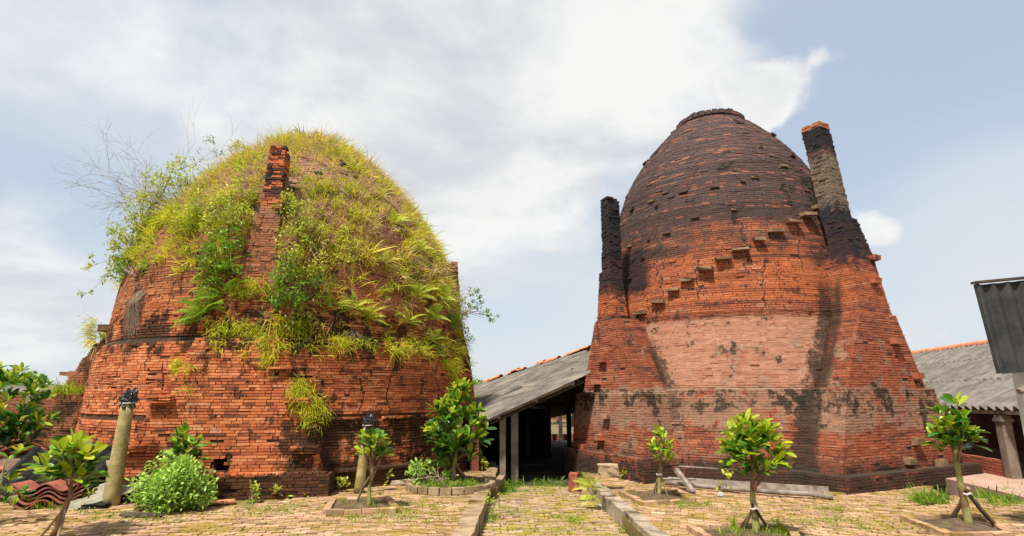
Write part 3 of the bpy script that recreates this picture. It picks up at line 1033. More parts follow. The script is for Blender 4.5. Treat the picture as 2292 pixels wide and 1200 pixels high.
def build_kiln(side):
    left = side == 'left'
    rg = np.random.default_rng(21 if left else 33)
    c = LC if left else RC
    prof = LPROF if left else RPROF
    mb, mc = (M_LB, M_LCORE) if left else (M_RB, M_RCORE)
    face = 20.5 if left else -20.7
    root = empty('brick_kiln', (*c, 0), 'domed brick kiln overgrown with yellow grass and shrubs' if left else 'bare domed brick kiln with soot-black top and pale plaster band', 'kiln', 'old brick kilns')
    ploc = Vector((*c, 0))
    if left:
        piers = [
            Pier(c, 8.2, [(-.3, -1.68, 1.72, 4.80), (0.34, -1.66, 1.70, 4.76), (0.35, -1.56, 1.58, 4.70), (0.8, -1.47, 1.45, 4.66), (1.5, -1.26, 1.20, 4.60), (1.95, -1.0, .96, 4.56), (1.96, -.98, .92, 4.50),
                          (2.60, -.76, .74, 4.46), (2.61, -.60, .58, 4.16), (3.05, -.52, .46, 4.08), (3.06, -.42, .38, 4.02), (3.38, -.40, .36, 4.00), (3.39, -.27, .28, 3.95), (5.0, -.24, .26, 3.70), (5.08, -.16, .26, 3.68),
                          (6.62, -.10, .21, 3.60)], 0.42, 3.4),
            Pier(c, 98.2, [(-.3, -1.0, 1.0, 4.7), (0.35, -.95, .95, 4.6), (1.5, -.7, .7, 4.45), (2.6, -.5, .5, 4.3), (3.4, -.3, .3, 4.1), (5.1, -.2, .2, 3.95)], 0.36, 3.4),
            Pier(c, -81.8, [(-.3, -.95, .72, 5.30), (0.34, -.95, .70, 5.25), (0.35, -.9, .64, 5.12), (1.68, -.7, .56, 5.06), (1.69, -.6, .42, 4.98), (2.18, -.5, .40, 4.94), (2.19, -.45, .38, 4.85),
                            (2.52, -.4, .35, 4.73), (2.53, -.38, .33, 4.68), (2.85, -.3, .30, 4.56), (2.86, -.28, .28, 4.48), (3.1, -.2, .25, 4.35)], 0.4, 9),
        ]
    else:
        piers = [
            Pier(c, 28, [(-.3, -2.45, 2.15, 4.42), (0.27, -2.4, 2.1, 4.38), (0.28, -2.2, 1.86, 4.18), (1.68, -1.62, 1.44, 4.08), (1.78, -1.62, 1.42, 4.08), (1.79, -1.42, 1.30, 3.98), (3.3, -.52, .76, 3.88), (3.31, -.50, .66, 3.86),
                         (4.75, -.22, .60, 3.66), (5.52, -.18, .42, 3.54), (5.54, -.18, .27, 3.52), (6.9, -.17, .25, 3.40), (7.86, -.17, .24, 3.30)], 0.44, 4.9),
            Pier(c, -64, [(-.3, -1.0, 2.0, 4.56), (0.44, -.98, 1.95, 4.52), (0.46, -.92, 1.8, 4.36), (1.68, -.82, 1.5, 4.28), (1.74, -.70, 1.42, 4.14), (3.1, -.42, .66, 4.02), (3.4, -.36, .5, 3.98),
                          (3.42, -.32, .42, 3.94), (4.6, -.28, .16, 3.86), (4.62, -.20, .15, 3.84), (5.1, -.19, .15, 3.84), (5.12, -.15, .15, 3.84), (6.42, -.15, .15, 3.84)], 0.36, 3.4),
        ]
    body_r = lambda z: float(prof_r(prof, z))
    rec0 = 0.022 if left else 0.012
    rec = (lambda z: rec0) if left else (lambda z: 0.006 if 1.8 < z < 3.3 else rec0)
    V, Fs = lathe(c, dense([q_ for q_ in prof if q_ not in ((1.225, 4.285), (1.275, 4.285), (2.60, 4.17), (2.69, 4.17))]), rec)
    link('wall_core', mesh('wall_core', V, Fs, mc, smooth=False), root)
    gap = 0.009 if left else 0.009

    cracks = []
    if not left:
        for k in range(15):
            a0 = math.radians(face) + rg.uniform(-0.75, 0.55)
            z0 = rg.uniform(1.85, 5.2)
            ph, am = rg.uniform(0, 6), rg.uniform(0.008, 0.02)
            sl = rg.uniform(-0.06, 0.06)
            cracks.append(dict(z0=z0, z1=z0 + rg.uniform(0.5, 1.6), w=rg.uniform(0.012, 0.024),
                               path=(lambda z, a0=a0, ph=ph, am=am, sl=sl, z0=z0: a0 + sl * (z - z0) + am * math.sin(7.1 * z + ph) + am * 0.7 * math.sin(23 * z + 2 * ph))))
    else:
        for k in range(7):
            a0 = math.radians(face) + rg.uniform(-0.9, 0.8)
            z0 = rg.uniform(0.4, 2.2)
            ph = rg.uniform(0, 6)
            cracks.append(dict(z0=z0, z1=z0 + rg.uniform(0.5, 1.2), w=rg.uniform(0.014, 0.03), path=(lambda z, a0=a0, ph=ph: a0 + 0.012 * math.sin(8 * z + ph))))
    thin = ((1.74, 2.0), (3.0, 3.35)) if left else ((0.9, 1.05), (3.22, 3.4), (4.1, 4.25))
    BB = body_bricks(c, prof, 0.051 if left else 0.052, rg, gap, 0.22 if left else 0.3, face, math.radians(118), 8.3 if left else 9.29, piers, cracks,
                     0.012 if left else 0.005, 0.85 if left else 0.65, thin)
    sets = [(root, BB)]

    def dark_top(z, rg_):
        return rg_.random()

    def hole(s, z):
        return left and -.16 < s < .10 and .42 < z < .63

    for pi, p in enumerate(piers):
        zc = p.z_chim
        ztop = p.rows[-1][0]
        zb = min(zc, ztop)
        me = core_pier(p, -0.3, zb, rec0, mc, lambda z, rho: max(0.3, body_r(z) * 0.7))
        bmn = bmesh.new()
        bmn.from_mesh(me)
        bmesh.ops.recalc_face_normals(bmn, faces=bmn.faces[:])
        bmn.to_mesh(me)
        bmn.free()
        bo = link('buttress', me, root)
        if left and pi == 0:
            cut = MB()
            d3, t3 = p.d3()
            cc = np.array([*p.xy(-.03, 4.62), 0.525])
            cut.box(cc, t3 * .125, -d3 * .34, (0, 0, .10))
            co = cut.build('cutter', mc)
            md = bo.modifiers.new('hole', 'BOOLEAN')
            md.object = co
            md.operation = 'DIFFERENCE'
            md.solver = 'EXACT'
            dg = bpy.context.evaluated_depsgraph_get()
            nm = bpy.data.meshes.new_from_object(bo.evaluated_get(dg))
            bo.modifiers.clear()
            bo.data = nm
            bpy.data.objects.remove(co)
        B1 = pier_bricks(p, -0.05, zb, 0.051, rg, gap, 0.25, body_r, skip=hole if pi == 0 else None, miss=0.012, jit=0.005 if left else 0.004)
        sets.append((bo, B1))
        if ztop > zc:
            me = core_pier(p, zc, ztop - 0.03, rec0, mc, lambda z, rho: rho - p.depth + rec0)
            ch = link('chimney', me, root)
            B2 = pier_bricks(p, zc, ztop, 0.052, rg, gap, 0.3, body_r, miss=0.0, L=0.21, jit=0.009)
            sets.append((ch, B2))
            # top rim bricks
            d3, t3 = p.d3()
            a, b, rho = p.at(ztop)
            for q in range(5 if not left else 3):
                m1 = MB()
                s0 = a + (q % 3) * (b - a) / 3 + 0.04
                m1.box((*p.xy(s0 + 0.03, rho - (0.08 if q < 3 else p.depth - 0.1)), ztop + 0.025 + 0.004 * q), t3 * 0.055, d3 * 0.09, (0, 0, 0.024), 0.004)
                m1.build('rim_brick', mb, root)
    # choose the bricks that show largest
    sc, own, idx = [], [], []
    for k, (par, B) in enumerate(sets):
        view = np.array([0, 0, CAM_H]) - B['c']
        dist = np.linalg.norm(view, axis=1)
        cosv = (B['n'] * view).sum(1) / dist
        u, v = project(B['c'])
        ok = (cosv > 0.1) & (u > 5) & (u < 2287) & (v < 1195) & (v > 5)
        if left:
            ok &= ~(((u - 385) / 105) ** 2 + ((v - 1095) / 75) ** 2 < 1)
            ok &= ~((u < 300) | (B['c'][:, 2] > 2.6))
            ok &= k == 1 or (k == 0)
        s_ = np.where(ok, B['L'] * B['h'] * cosv / dist ** 2, 0)
        sc.append(s_)
        own.append(np.full(len(s_), k))
        idx.append(np.arange(len(s_)))
    sc, own, idx = np.concatenate(sc), np.concatenate(own), np.concatenate(idx)
    top = np.argsort(-sc)[:300]
    ms = [unit_brick((50 if left else 70) + i, mb) for i in range(6)]
    for k, (par, B) in enumerate(sets):
        pick = idx[top[own[top] == k]]
        rest = np.setdiff1d(np.arange(len(B['L'])), pick)
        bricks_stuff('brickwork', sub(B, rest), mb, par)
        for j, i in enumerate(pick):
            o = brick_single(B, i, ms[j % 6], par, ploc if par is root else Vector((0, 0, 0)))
            if par is not root:
                pass
    return root, piers


lk, LP = build_kiln('left')
rk, RP = build_kiln('right')


def slab_on_wall(parent, name, u, v, c, prof, w, h, out, mat, depth=0.25, tilt=0.0, yaw=0.0):
    p, n, _ = hit_kiln(u, v, c, prof)
    if np.hypot(p[0] - c[0], p[1] - c[1]) > prof_r(prof, p[2]) + .06:
        return None
    t = np.array([-n[1], n[0], 0])
    n2 = n + t * yaw
    n2 /= np.linalg.norm(n2)
    t2 = np.array([-n2[1], n2[0], 0])
    m = MB()
    m.box(p + n2 * (out - depth) / 2, t2 * w / 2, n2 * (out + depth) / 2, (0, 0, h / 2), 0.014 if w < .25 else 0.02)
    return m.build(name, mat, parent)


# the stair of slabs that climbs the right kiln
for i, (u, v) in enumerate([(1437, 702), (1475, 676), (1507, 650), (1540, 627), (1580, 604), (1618, 581), (1657, 560), (1696, 538), (1735, 518), (1770, 499), (1802, 483), (1826, 468)]):
    slab_on_wall(rk, 'step', u, v, RC, RPROF, 0.31 + RNG.uniform(-.07, .05), 0.07, 0.16 + RNG.uniform(-.03, .05), M_STEP, yaw=RNG.uniform(-.15, .15))
# projecting bricks left in the wall
for (u, v) in [(1555, 487), (1493, 522), (1452, 536), (1412, 622), (1440, 578), (1662, 405), (1688, 398), (1752, 372), (1772, 350), (1735, 300), (1600, 420), (1530, 430), (1460, 450),
               (1410, 552), (1415, 470), (1470, 460), (1350, 905), (1465, 905), (1740, 800), (1860, 785), (1700, 330), (1640, 470)]:
    slab_on_wall(rk, 'projecting_brick', u, v, RC, RPROF, 0.10 if RNG.random() < .5 else 0.2, 0.05, 0.065, M_RB if RNG.random() < .6 else M_STEP)
for (u, v) in [(236, 668), (231, 703), (236, 735)]:
    slab_on_wall(lk, 'step', u, v, LC, LPROF, 0.30, 0.12, 0.13, M_STEP, depth=0.2)


def pier_stub(pier, parent, s, z, mat, w=.12, h=.12, out=.12):
    a, b, rho = pier.at(z)
    d3, t3 = pier.d3()
    m = MB()
    m.box((*pier.xy(s, rho), z), t3 * w, d3 * out, (0, 0, h / 2), 0.012)
    m.build('projecting_brick', mat, parent)


for s, z in ((0.45, 2.75), (0.98, 2.05), (.25, .75), (-.15, .42), (.9, .33), (0.3, 4.05), (.55, 4.6)):
    pier_stub(RP[0], rk, s, z, M_STEP if z < 1 else M_RB)
for s, z in ((.1, 2.45), (-.1, 1.95), (.5, 1.2), (.3, .75), (-.4, .5)):
    pier_stub(RP[1], rk, s, z, M_RB)
# right flank stumps seen against the sky
for (z, s) in ((5.05, .62), (4.72, .70), (4.2, .78), (5.9, .34)):
    a, b, rho = RP[0].at(z)
    d3, t3 = RP[0].d3()
    MB().box((*RP[0].xy(b, rho - .25), z), t3 * .09, d3 * .12, (0, 0, .05), .01).build('projecting_brick', M_RB, rk)

# soldier ring and loose bricks on top of the right dome
for k in range(34):
    a = 2 * math.pi * k / 34
    if RNG.random() < 0.08:
        continue
    rr = 0.86
    n = np.array([math.sin(a), -math.cos(a), 0])
    t = np.array([-n[1], n[0], 0])
    MB().box((RC[0] + n[0] * rr, RC[1] + n[1] * rr, 9.27 + RNG.uniform(-.012, .012)), t * .074, n * .09, (0, 0, .060), .007).build('rim_brick', M_RB, rk)
for k in range(26):
    a = 2 * math.pi * k / 26 + .1
    n = np.array([math.sin(a), -math.cos(a), 0])
    t = np.array([-n[1], n[0], 0])
    if RNG.random() < 0.35:
        continue
    rr = 0.80 + RNG.uniform(-.03, .05)
    MB().box((RC[0] + n[0] * rr, RC[1] + n[1] * rr, 9.355 + RNG.uniform(-.006, .02)), t * .085, n * .05, (0, 0, .026), .01).build('rim_brick', M_RB, rk)
for (u, v) in [(1468, 343), (1445, 366), (1510, 295), (1525, 283), (1728, 303), (1655, 275)]:
    slab_on_wall(rk, 'rim_brick', u, v, RC, RPROF, .2, .06, .06, M_RB)


# brick ledges at the shoulders of the left kiln's front buttress
def ledge(pier, parent, s0, s1, z, n=2, out=.16, mat=M_LB):
    a, b, rho = pier.at(z)
    d3, t3 = pier.d3()
    for q in range(n):
        w = s1 - s0
        k = 2
        for j in range(k):
            m = MB()
            c0 = s0 + w * (j + .5) / k
            m.box((*pier.xy(c0, rho + out / 2 - .1 - .012 * q), z - q * .043), t3 * (w / k / 2 - .006), d3 * (out / 2 + .1), (0, 0, .018), .005)
            m.build('ledge_brick', mat, parent)


P0 = LP[0]
for s0, s1, z, n in ((.55, .95, 2.10, 1), (.86, 1.28, 1.58, 2), (1.05, 1.50, .80, 3), (-1.30, -.92, 1.62, 3), (-1.56, -1.2, .82, 2), (.3, .7, 2.62, 1)):
    ledge(P0, lk, s0, s1, z, n)
for k in range(15):
    s0 = -1.6 + k * .217
    ledge(P0, lk, s0, s0 + .21, .375 + RNG.uniform(-.008, .008), 2 if k % 3 else 3, .06)
ledge(LP[2], lk, -.3, .38, 2.16, 2, .22)
ledge(LP[2], lk, -.5, .54, 1.62, 2, .10)
ledge(LP[2], lk, -.6, .60, .95, 2, .10)
ledge(LP[2], lk, -.8, .66, .40, 3, .14)

# ------------------------------------------------------------------ kerbs beside the path
def kerb(name, pts, w, z0, z1, mat, label, lens=0.55, side=1):
    root = empty(name, (pts[0][0], pts[0][1], z1), label, 'kerb', 'kerbs along the sunken path')
    for (p, q) in zip(pts, pts[1:]):
        p, q = np.array(p, float), np.array(q, float)
        L = np.linalg.norm(q - p)
        d = (q - p) / L
        nn = np.array([d[1], -d[0]]) * side
        n = max(1, round(L / lens))
        for k in range(n):
            a = p + d * (L * k / n + .004)
            b = p + d * (L * (k + 1) / n - .004)
            m = (a + b) / 2 + nn * (w / 2) + RNG.uniform(-.008, .008, 2)
            zt = z1 + RNG.uniform(-.012, .016)
            bx = MB()
            bx.box((m[0], m[1], (z0 + zt) / 2), (*(d * np.linalg.norm(b - a) / 2), 0), (*(nn * w / 2), RNG.uniform(-.006, .006)), (0, 0, (zt - z0) / 2), .012)
            bx.build('kerb_stone', mat, root)
    return root


kerb('kerb', [(-.60, 4.0), (-.47, 7.3), (-.40, 10.5), (-.30, 14.2)], .24, -.45, .035, M_KERB, 'mossy ochre kerb on the left of the sunken brick path', .5, -1)
kerb('kerb', [(1.72, 4.0), (1.60, 7.3), (1.45, 11.4)], .20, -.45, .04, M_KERB2, 'grey topped kerb on the right of the sunken brick path', .62, 1)
# ------------------------------------------------------------------ sheds
def corr_sheet(w, l, per, amp, name='roof_sheet', mat=None, seg=6, thick=0.012):
    """corrugated sheet: ribs along +Y, w across X"""
    n = max(4, int(w / per * seg))
    xs = np.linspace(-w / 2, w / 2, n + 1)
    zz = amp * np.cos(xs / per * 2 * math.pi)
    V = []
    for dz in (0, -thick):
        for yy in (0, l * .5, l):
            for x, z in zip(xs, zz):
                V.append((x, yy, z + dz))
    Fs = []
    m = n + 1
    for r in range(2):
        for i in range(n):
            Fs.append((r * m + i, r * m + i + 1, (r + 1) * m + i + 1, (r + 1) * m + i))
            o = 3 * m
            Fs.append((o + r * m + i, o + (r + 1) * m + i, o + (r + 1) * m + i + 1, o + r * m + i + 1))
    for i in range(n):
        o = 3 * m
        Fs.append((i, o + i, o + i + 1, i + 1))
        Fs.append((2 * m + i, 2 * m + i + 1, o + 2 * m + i + 1, o + 2 * m + i))
    return mesh(name, np.array(V), Fs, mat, smooth=False)


def put(name, me, parent, loc, X, Y, kind=None, ys=1.0):
    """place mesh with local axes X, Y (3-vectors)"""
    X, Y = Vector(X).normalized(), Vector(Y).normalized()
    Z = X.cross(Y).normalized()
    Y = Z.cross(X)
    M = Matrix((X, Y, Z)).transposed().to_4x4() @ Matrix.Diagonal((1, ys, 1, 1))
    M.translation = Vector(loc) - (world_loc(parent) if parent is not None else Vector((0, 0, 0)))
    o = bpy.data.objects.new(name, me)
    COL.objects.link(o)
    if parent is not None:
        o.parent = parent
    o.matrix_local = M
    if kind:
        o['kind'] = kind
    return o


def half_tile(r, l, mat, name='ridge_tile', taper=0.9, th=.016):
    V, Fs = [], []
    n = 8
    for k, (yy, q) in enumerate(((0, 1.0), (l, taper))):
        for rr in (r * q, r * q - th):
            for i in range(n + 1):
                a = math.pi * i / n
                V.append((rr * math.cos(a), yy, rr * math.sin(a) * .8))
    m = n + 1
    for i in range(n):
        Fs.append((i, i + 1, 2 * m + i + 1, 2 * m + i))
        Fs.append((m + i, 3 * m + i, 3 * m + i + 1, m + i + 1))
        Fs.append((i, m + i, m + i + 1, i + 1))
    return mesh(name, np.array(V), Fs, mat)


def middle_shed():
    A = np.array([-.48, 12.5, 1.21])
    az = math.radians(-15)
    e = np.array([math.sin(az), math.cos(az), 0])
    c = np.array([math.cos(az), -math.sin(az), math.tan(math.radians(22.3))])
    root = empty('open_shed', (-.3, 13, Z_PATH), 'low open-sided shed with corrugated grey roof between the two kilns', 'shed')
    up = c / np.linalg.norm(c)
    sw, slen = 1.0, 1.75
    ms = [corr_sheet(1.0, slen + .12, .2, .032, mat=M_ROOF) for _ in range(2)]
    ups = slen / np.linalg.norm(c)          # horizontal run of one sheet
    for k in range(11):
        for r in range(3):
            e0 = k * sw * 1.0
            c0 = r * ups - .05
            # the ridge runs obliquely: farther bays are shorter
            cmax = 4.5 - max(0, (e0 - 5.0)) * .47
            if c0 > cmax - .15:
                continue
            p = A + e * (e0 + sw / 2) + c * c0
            def free(cc):
                w_ = (p + c * cc)[:2]
                q_ = w_ - RP[1].c
                s_, r_ = q_ @ RP[1].t, q_ @ RP[1].d
                return np.hypot(*(w_ - np.array(RC))) > 3.55 and not (-1.0 < s_ < 1.75 and 0 < r_ < 4.40)
            run = 0.0
            while run < 1.75 and free(run + .05):
                run += .05
            if run < .25:
                continue
            back = .06 if e0 > 3.0 + c0 * .45 else 0.0
            p = p + np.array([0, 0, back + .016 * r + RNG.uniform(-.008, .012)])
            tl = RNG.uniform(-.012, .012)
            ln = min(slen + .12, (cmax - c0) * np.linalg.norm(c), run * np.linalg.norm(c) + .04)
            put('roof_sheet', ms[(k + r) % 2], root, p, -e + np.array([0, 0, tl]), up + np.array([0, 0, RNG.uniform(-.01, .01)]), ys=max(.15, ln / (slen + .12)))
    # ridge tiles along the far upper edge
    rt = half_tile(.12, .40, M_TERRA)
    P1 = A + e * 5.0 + c * 4.45
    P2 = A + e * 10.4 + c * 2.0
    L = np.linalg.norm(P2 - P1)
    dd = (P2 - P1) / L
    for k in range(int(L / .36)):
        if k in (3, 7, 8, 12):
            continue
        p = P1 + dd * .36 * k + np.array([0, 0, .12 + RNG.uniform(-.02, .03)])
        hz = np.cross(dd, (0, 0, 1))
        put('ridge_tile', rt, root, p, hz + np.array([0, 0, RNG.uniform(-.2, .2)]), dd)
    # far slope behind the ridge
    m = MB()
    hz = np.cross(dd, (0, 0, 1))
    hz /= np.linalg.norm(hz)
    if hz[1] < 0:
        hz = -hz
    q = [P1 + (0, 0, .06), P2 + (0, 0, .06), P2 + hz * 3.5 - (0, 0, 1.3), P1 + hz * 3.5 - (0, 0, 1.3)]
    m.add(q + [i - np.array([0, 0, .03]) for i in q], [(3, 2, 1, 0), (4, 5, 6, 7), (0, 1, 5, 4), (1, 2, 6, 5), (2, 3, 7, 6), (3, 0, 4, 7)])
    m.build('far_roof_slope', M_ROOF, root)
    # verge board, purlins and rafters under the sheets
    m = MB()
    m.tube([A + c * .0 + (0, 0, -.07) + e * .05, A + c * 1.95 + (0, 0, -.07) + e * .05], .035, 6)
    m.build('verge_pole', M_WOOD, root)
    for k in range(5):
        MB().tube([A + c * (.2 + k * .85) - (0, 0, .10), A + c * (.2 + k * .85) - (0, 0, .10) + e * (10.2 if k < 3 else 5)], .04, 6).build('purlin', M_WOODD, root)
    for k in range(4):
        e0 = .35 + k * 2.6
        MB().tube([A + e * e0 + c * .1 - (0, 0, .18), A + e * e0 + c * (3.6 if k else 2.3) - (0, 0, .18)], .05, 6).build('rafter', M_WOODD, root)
    # posts: two concrete ones at the mouth, timber ones inside
    def post(x, y, z0, z1, w, mat, name='post'):
        MB().cube(x - w, x + w, y - w, y + w, z0, z1, .008).build(name, mat, root)
    post(-.20, 12.98, -.02, 1.30, .065, M_CONC, 'concrete_post')
    post(.06, 13.2, Z_PATH, 1.36, .075, M_CONC, 'concrete_post')
    for (x, y, zt) in ((1.17, 19.0, 2.0), (2.10, 25.5, 2.0), (1.93, 20.0, 2.2), (2.60, 24.0, 2.4), (.5, 19.0, 1.9), (1.62, 25.5, 2.0)):
        post(x, y, -.42, zt, .07 if y > 22 else .075, M_WOODD, 'timber_post')
    MB().tube([(1.55, 15.0, 2.35), (2.0, 15.3, 1.55)], .04, 6).build('brace', M_WOOD, root)
    MB().cube(-.3, 3.55, 25.42, 25.58, 1.16, 1.30).build('tie_beam', M_WOODD, root)
    MB().cube(.6, 3.55, 25.62, 25.7, 1.20, 2.05).build('added_shade_board', M_SHADE_BOARD, root)  # dark board added in place of the shaded roof underside
    MB().cube(-1.2, 2.7, 20.4, 20.5, 1.32, 1.44).build('tie_beam', M_WOODD, root)
    # floor, side wall, store wall
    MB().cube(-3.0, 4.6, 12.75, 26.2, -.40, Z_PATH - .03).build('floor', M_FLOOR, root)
    a = A + e * .9 - np.array([0.10, 0, 0])
    for k in range(9):
        p, q = a + e * k * 1.02, a + e * (k * 1.02 + 1.0)
        MB().box(((p + q)[0] / 2, (p + q)[1] / 2, .42), e * .5, (.06, .02, 0), (0, 0, .84), .01).build('wall_panel', M_DULLBRICK, root)
    MB().cube(-3.2, 1.12, 19.2, 19.4, -.42, 1.24).build('store_wall', M_SHADE_BOARD, root)
    MB().cube(1.0, 1.12, 19.4, 24.0, -.42, 1.24).build('store_wall', M_SHADE_BOARD, root)
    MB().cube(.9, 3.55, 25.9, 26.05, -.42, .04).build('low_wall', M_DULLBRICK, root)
    MB().cube(3.55, 3.7, 18.6, 26.0, -.42, 2.9).build('store_wall', M_SHADE_BOARD, root)
    # dim brick stock inside
    for k in range(5):
        MB().cube(2.0 + k * .16, 2.12 + k * .16, 21 + k * .3, 21.2 + k * .3, Z_PATH - .028, Z_PATH + .04).build('loose_brick', M_STONE, root)


middle_shed()


def right_shed():
    az = math.radians(9)
    e = np.array([math.sin(az), math.cos(az), 0])
    cdir = np.array([math.cos(az), -math.sin(az), 0])
    Pp = at_y(2240, 915, 11.6)
    Pp[2] = 1.38
    root = empty('open_shed', (Pp[0], Pp[1], 0), 'low shed with corrugated roof and terracotta ridge behind the right kiln', 'shed')
    sl = math.tan(math.radians(26))
    cv = cdir + np.array([0, 0, sl])
    up = cv / np.linalg.norm(cv)
    A = Pp - e * 2.6 - cdir * .12 + np.array([0, 0, .02])
    w, l = 1.0, 1.31
    ms = [corr_sheet(w, l + .14, .25, .052, mat=M_ROOF2) for _ in range(3)]
    run = l * up[:2].dot(cdir[:2])
    for k in range(13):
        for r in range(3):
            p = A + e * (k * w + w / 2) + cv * (r * run) + np.array([0, 0, r * .018 + RNG.uniform(-.006, .008)])
            put('roof_sheet', ms[(k + r) % 3], root, p, -e, up + np.array([0, 0, RNG.uniform(-.008, .008)]))
    rt = half_tile(.18, .46, M_TERRA, taper=.88)
    R0 = A + cv * (3 * run + .04)
    for k in range(31):
        put('ridge_tile', rt, root, R0 + e * k * .44 + np.array([0, 0, -.015 + RNG.uniform(-.008, .008)]), cdir + np.array([0, 0, RNG.uniform(-.05, .05)]), e + np.array([0, 0, .05]))
    m = MB()
    q = [R0 + (0, 0, .02), R0 + e * 13.7 + (0, 0, .02), R0 + e * 13.7 + cdir * 3.8 + (0, 0, -1.8), R0 + cdir * 3.8 + (0, 0, -1.8)]
    m.add(q + [i - np.array([0, 0, .03]) for i in q], [(3, 2, 1, 0), (4, 5, 6, 7), (0, 1, 5, 4), (1, 2, 6, 5), (2, 3, 7, 6), (3, 0, 4, 7)])
    m.build('far_roof_slope', M_ROOF2, root)
    MB().box(A + e * 6.8 + cdir * .07 + np.array([0, 0, -.085]), e * 6.8, cdir * .03, (0, 0, .035)).build('eave_beam', M_WOOD, root)
    for k in range(4):
        b = Pp + e * (k * 3.3)
        mm = MB()
        mm.box((b[0], b[1], .62), e * .10, cdir * .09, (0, 0, .64), .008)
        mm.build('pillar', M_CONC, root)
        MB().box((b[0], b[1], 1.17), e * .125, cdir * .115, (0, 0, .03)).build('pillar_band', M_CONC, root)
    # floor slab and low wall
    f0 = Pp - e * 5 - cdir * .9
    m = MB()
    m.box((*(f0 + e * 10 + cdir * 3.0)[:2], -.06), e * 10, cdir * 3.4, (0, 0, .14))
    m.build('floor_slab', M_PATIO, root)
    for k in range(3):
        for r in range(5):
            for j in range(12):
                b = Pp + e * (k * 3.3 + .15 + j * .25 + (r % 2) * .11) + cdir * .02
                MB().box((b[0], b[1], .115 + r * .062), e * .118, cdir * .05, (0, 0, .027), .003).build('brick', M_DULLBRICK, root)
    bw = Pp + cdir * 4.2
    MB().box((*(bw + e * 4)[:2], .9), e * 8, cdir * .08, (0, 0, 1.0)).build('back_wall', M_DULLBRICK, root)
    bw = Pp + e * 10.4 + cdir * 2
    MB().box((bw[0], bw[1], .7), cdir * 2.2, e * .08, (0, 0, .85)).build('end_wall', M_DULLBRICK, root)


right_shed()


def hung_panel():
    """sooty corrugated hoarding on a white post at the right edge"""
    P = at_y(2243, 836, 7.2)
    root = empty('hoarding', (P[0], P[1], 0), 'tall black corrugated metal hoarding on a whitewashed post', 'hoarding')
    Tl = at_y(2190, 636, 7.2)
    h = Tl[2] - P[2]
    d = np.array([math.cos(math.radians(-8)), math.sin(math.radians(-8)), 0])
    up = (Tl - P) / h
    me = corr_sheet(1.02, h, .17, .024, 'metal_sheet', M_CANOPY, 8, .006)
    for k in range(3):
        p = np.array([P[0], P[1], P[2]]) + (d - up * (d @ up)) * (.5 + k * .98) + np.array([0, -.004 * k, RNG.uniform(-.01, .01)])
        put('metal_sheet', me, root, p, d - up * (d @ up), up)
    for zz in (P[2] + .12, P[2] + h * .5, P[2] + h - .12):
        MB().box(np.array([P[0], P[1] + .06, zz]) + d * 1.5, d * 1.5, (0, .025, 0), (0, 0, .03)).build('rail', M_WOODD, root)
    MB().box(np.array([Tl[0], P[1] + .01, P[2] + h + .025]) + (d - up * (d @ up)) * 1.48, (d - up * (d @ up)) * 1.53, (0, .05, 0), (0, 0, .014)).build('top_trim', M_WOODD, root)
    MB().box(np.array([P[0], P[1] + .01, P[2] + h / 2]) - d * .02 + (Tl - P) * np.array([.5, 0, 0]), d * .015, (0, .03, 0), (Tl - P) / 2).build('edge_trim', M_CANOPY, root)
    q = np.array([P[0], P[1] + .2, 0]) + d * .41
    MB().cube(q[0] - .085, q[0] + .085, q[1] - .085, q[1] + .085, -.05, P[2] + h * .9, .004).build('post', M_WHITE, root)
    q2 = q + d * 2.3
    MB().cube(q2[0] - .085, q2[0] + .085, q2[1] - .085, q2[1] + .085, -.05, P[2] + h * .9, .004).build('post', M_WHITE, root)
    MB().tube([q + (-.22, -.12, P[2] - .22), q + (.30, -.12, P[2] + .02)], .04, 6).build('brace', M_CONC, root)


hung_panel()


# ------------------------------------------------------------------ young trees
def leaf_mesh(i, mat, w=0.23, curve=0.12):
    rg = np.random.default_rng(i)
    ts = [0, .12, .35, .62, .84, .95, 1.0]
    ws = [.03, .045, .15, w, w * .78, w * .45, .02]
    V = []
    cv = curve * rg.uniform(.4, 1.5)
    for t, ww in zip(ts, ws):
        zc = -cv * t * t
        V += [(-ww, t, zc + ww * .35), (0, t, zc), (ww, t, zc + ww * .35)]
    Fs = []
    for k in range(len(ts) - 1):
        a = 3 * k
        Fs += [(a, a + 1, a + 4, a + 3), (a + 1, a + 2, a + 5, a + 4)]
    return mesh('leaf', np.array(V), Fs, mat, smooth=True)


LEAVES = {'dark': [leaf_mesh(i, M_LEAF_DARK, w) for i, w in enumerate((.22, .25, .2))],
          'mid': [leaf_mesh(10 + i, M_LEAF_MID, w) for i, w in enumerate((.22, .25, .2))],
          'young': [leaf_mesh(20 + i, M_LEAF_YOUNG, w, .05) for i, w in enumerate((.21, .24, .19))]}


def basis(d, rg):
    d = d / np.linalg.norm(d)
    a = np.cross(d, np.array([0, 0, 1.0]) + rg.normal(0, .25, 3))
    a /= np.linalg.norm(a) + 1e-9
    n = np.cross(a, d)
    return a, d, n


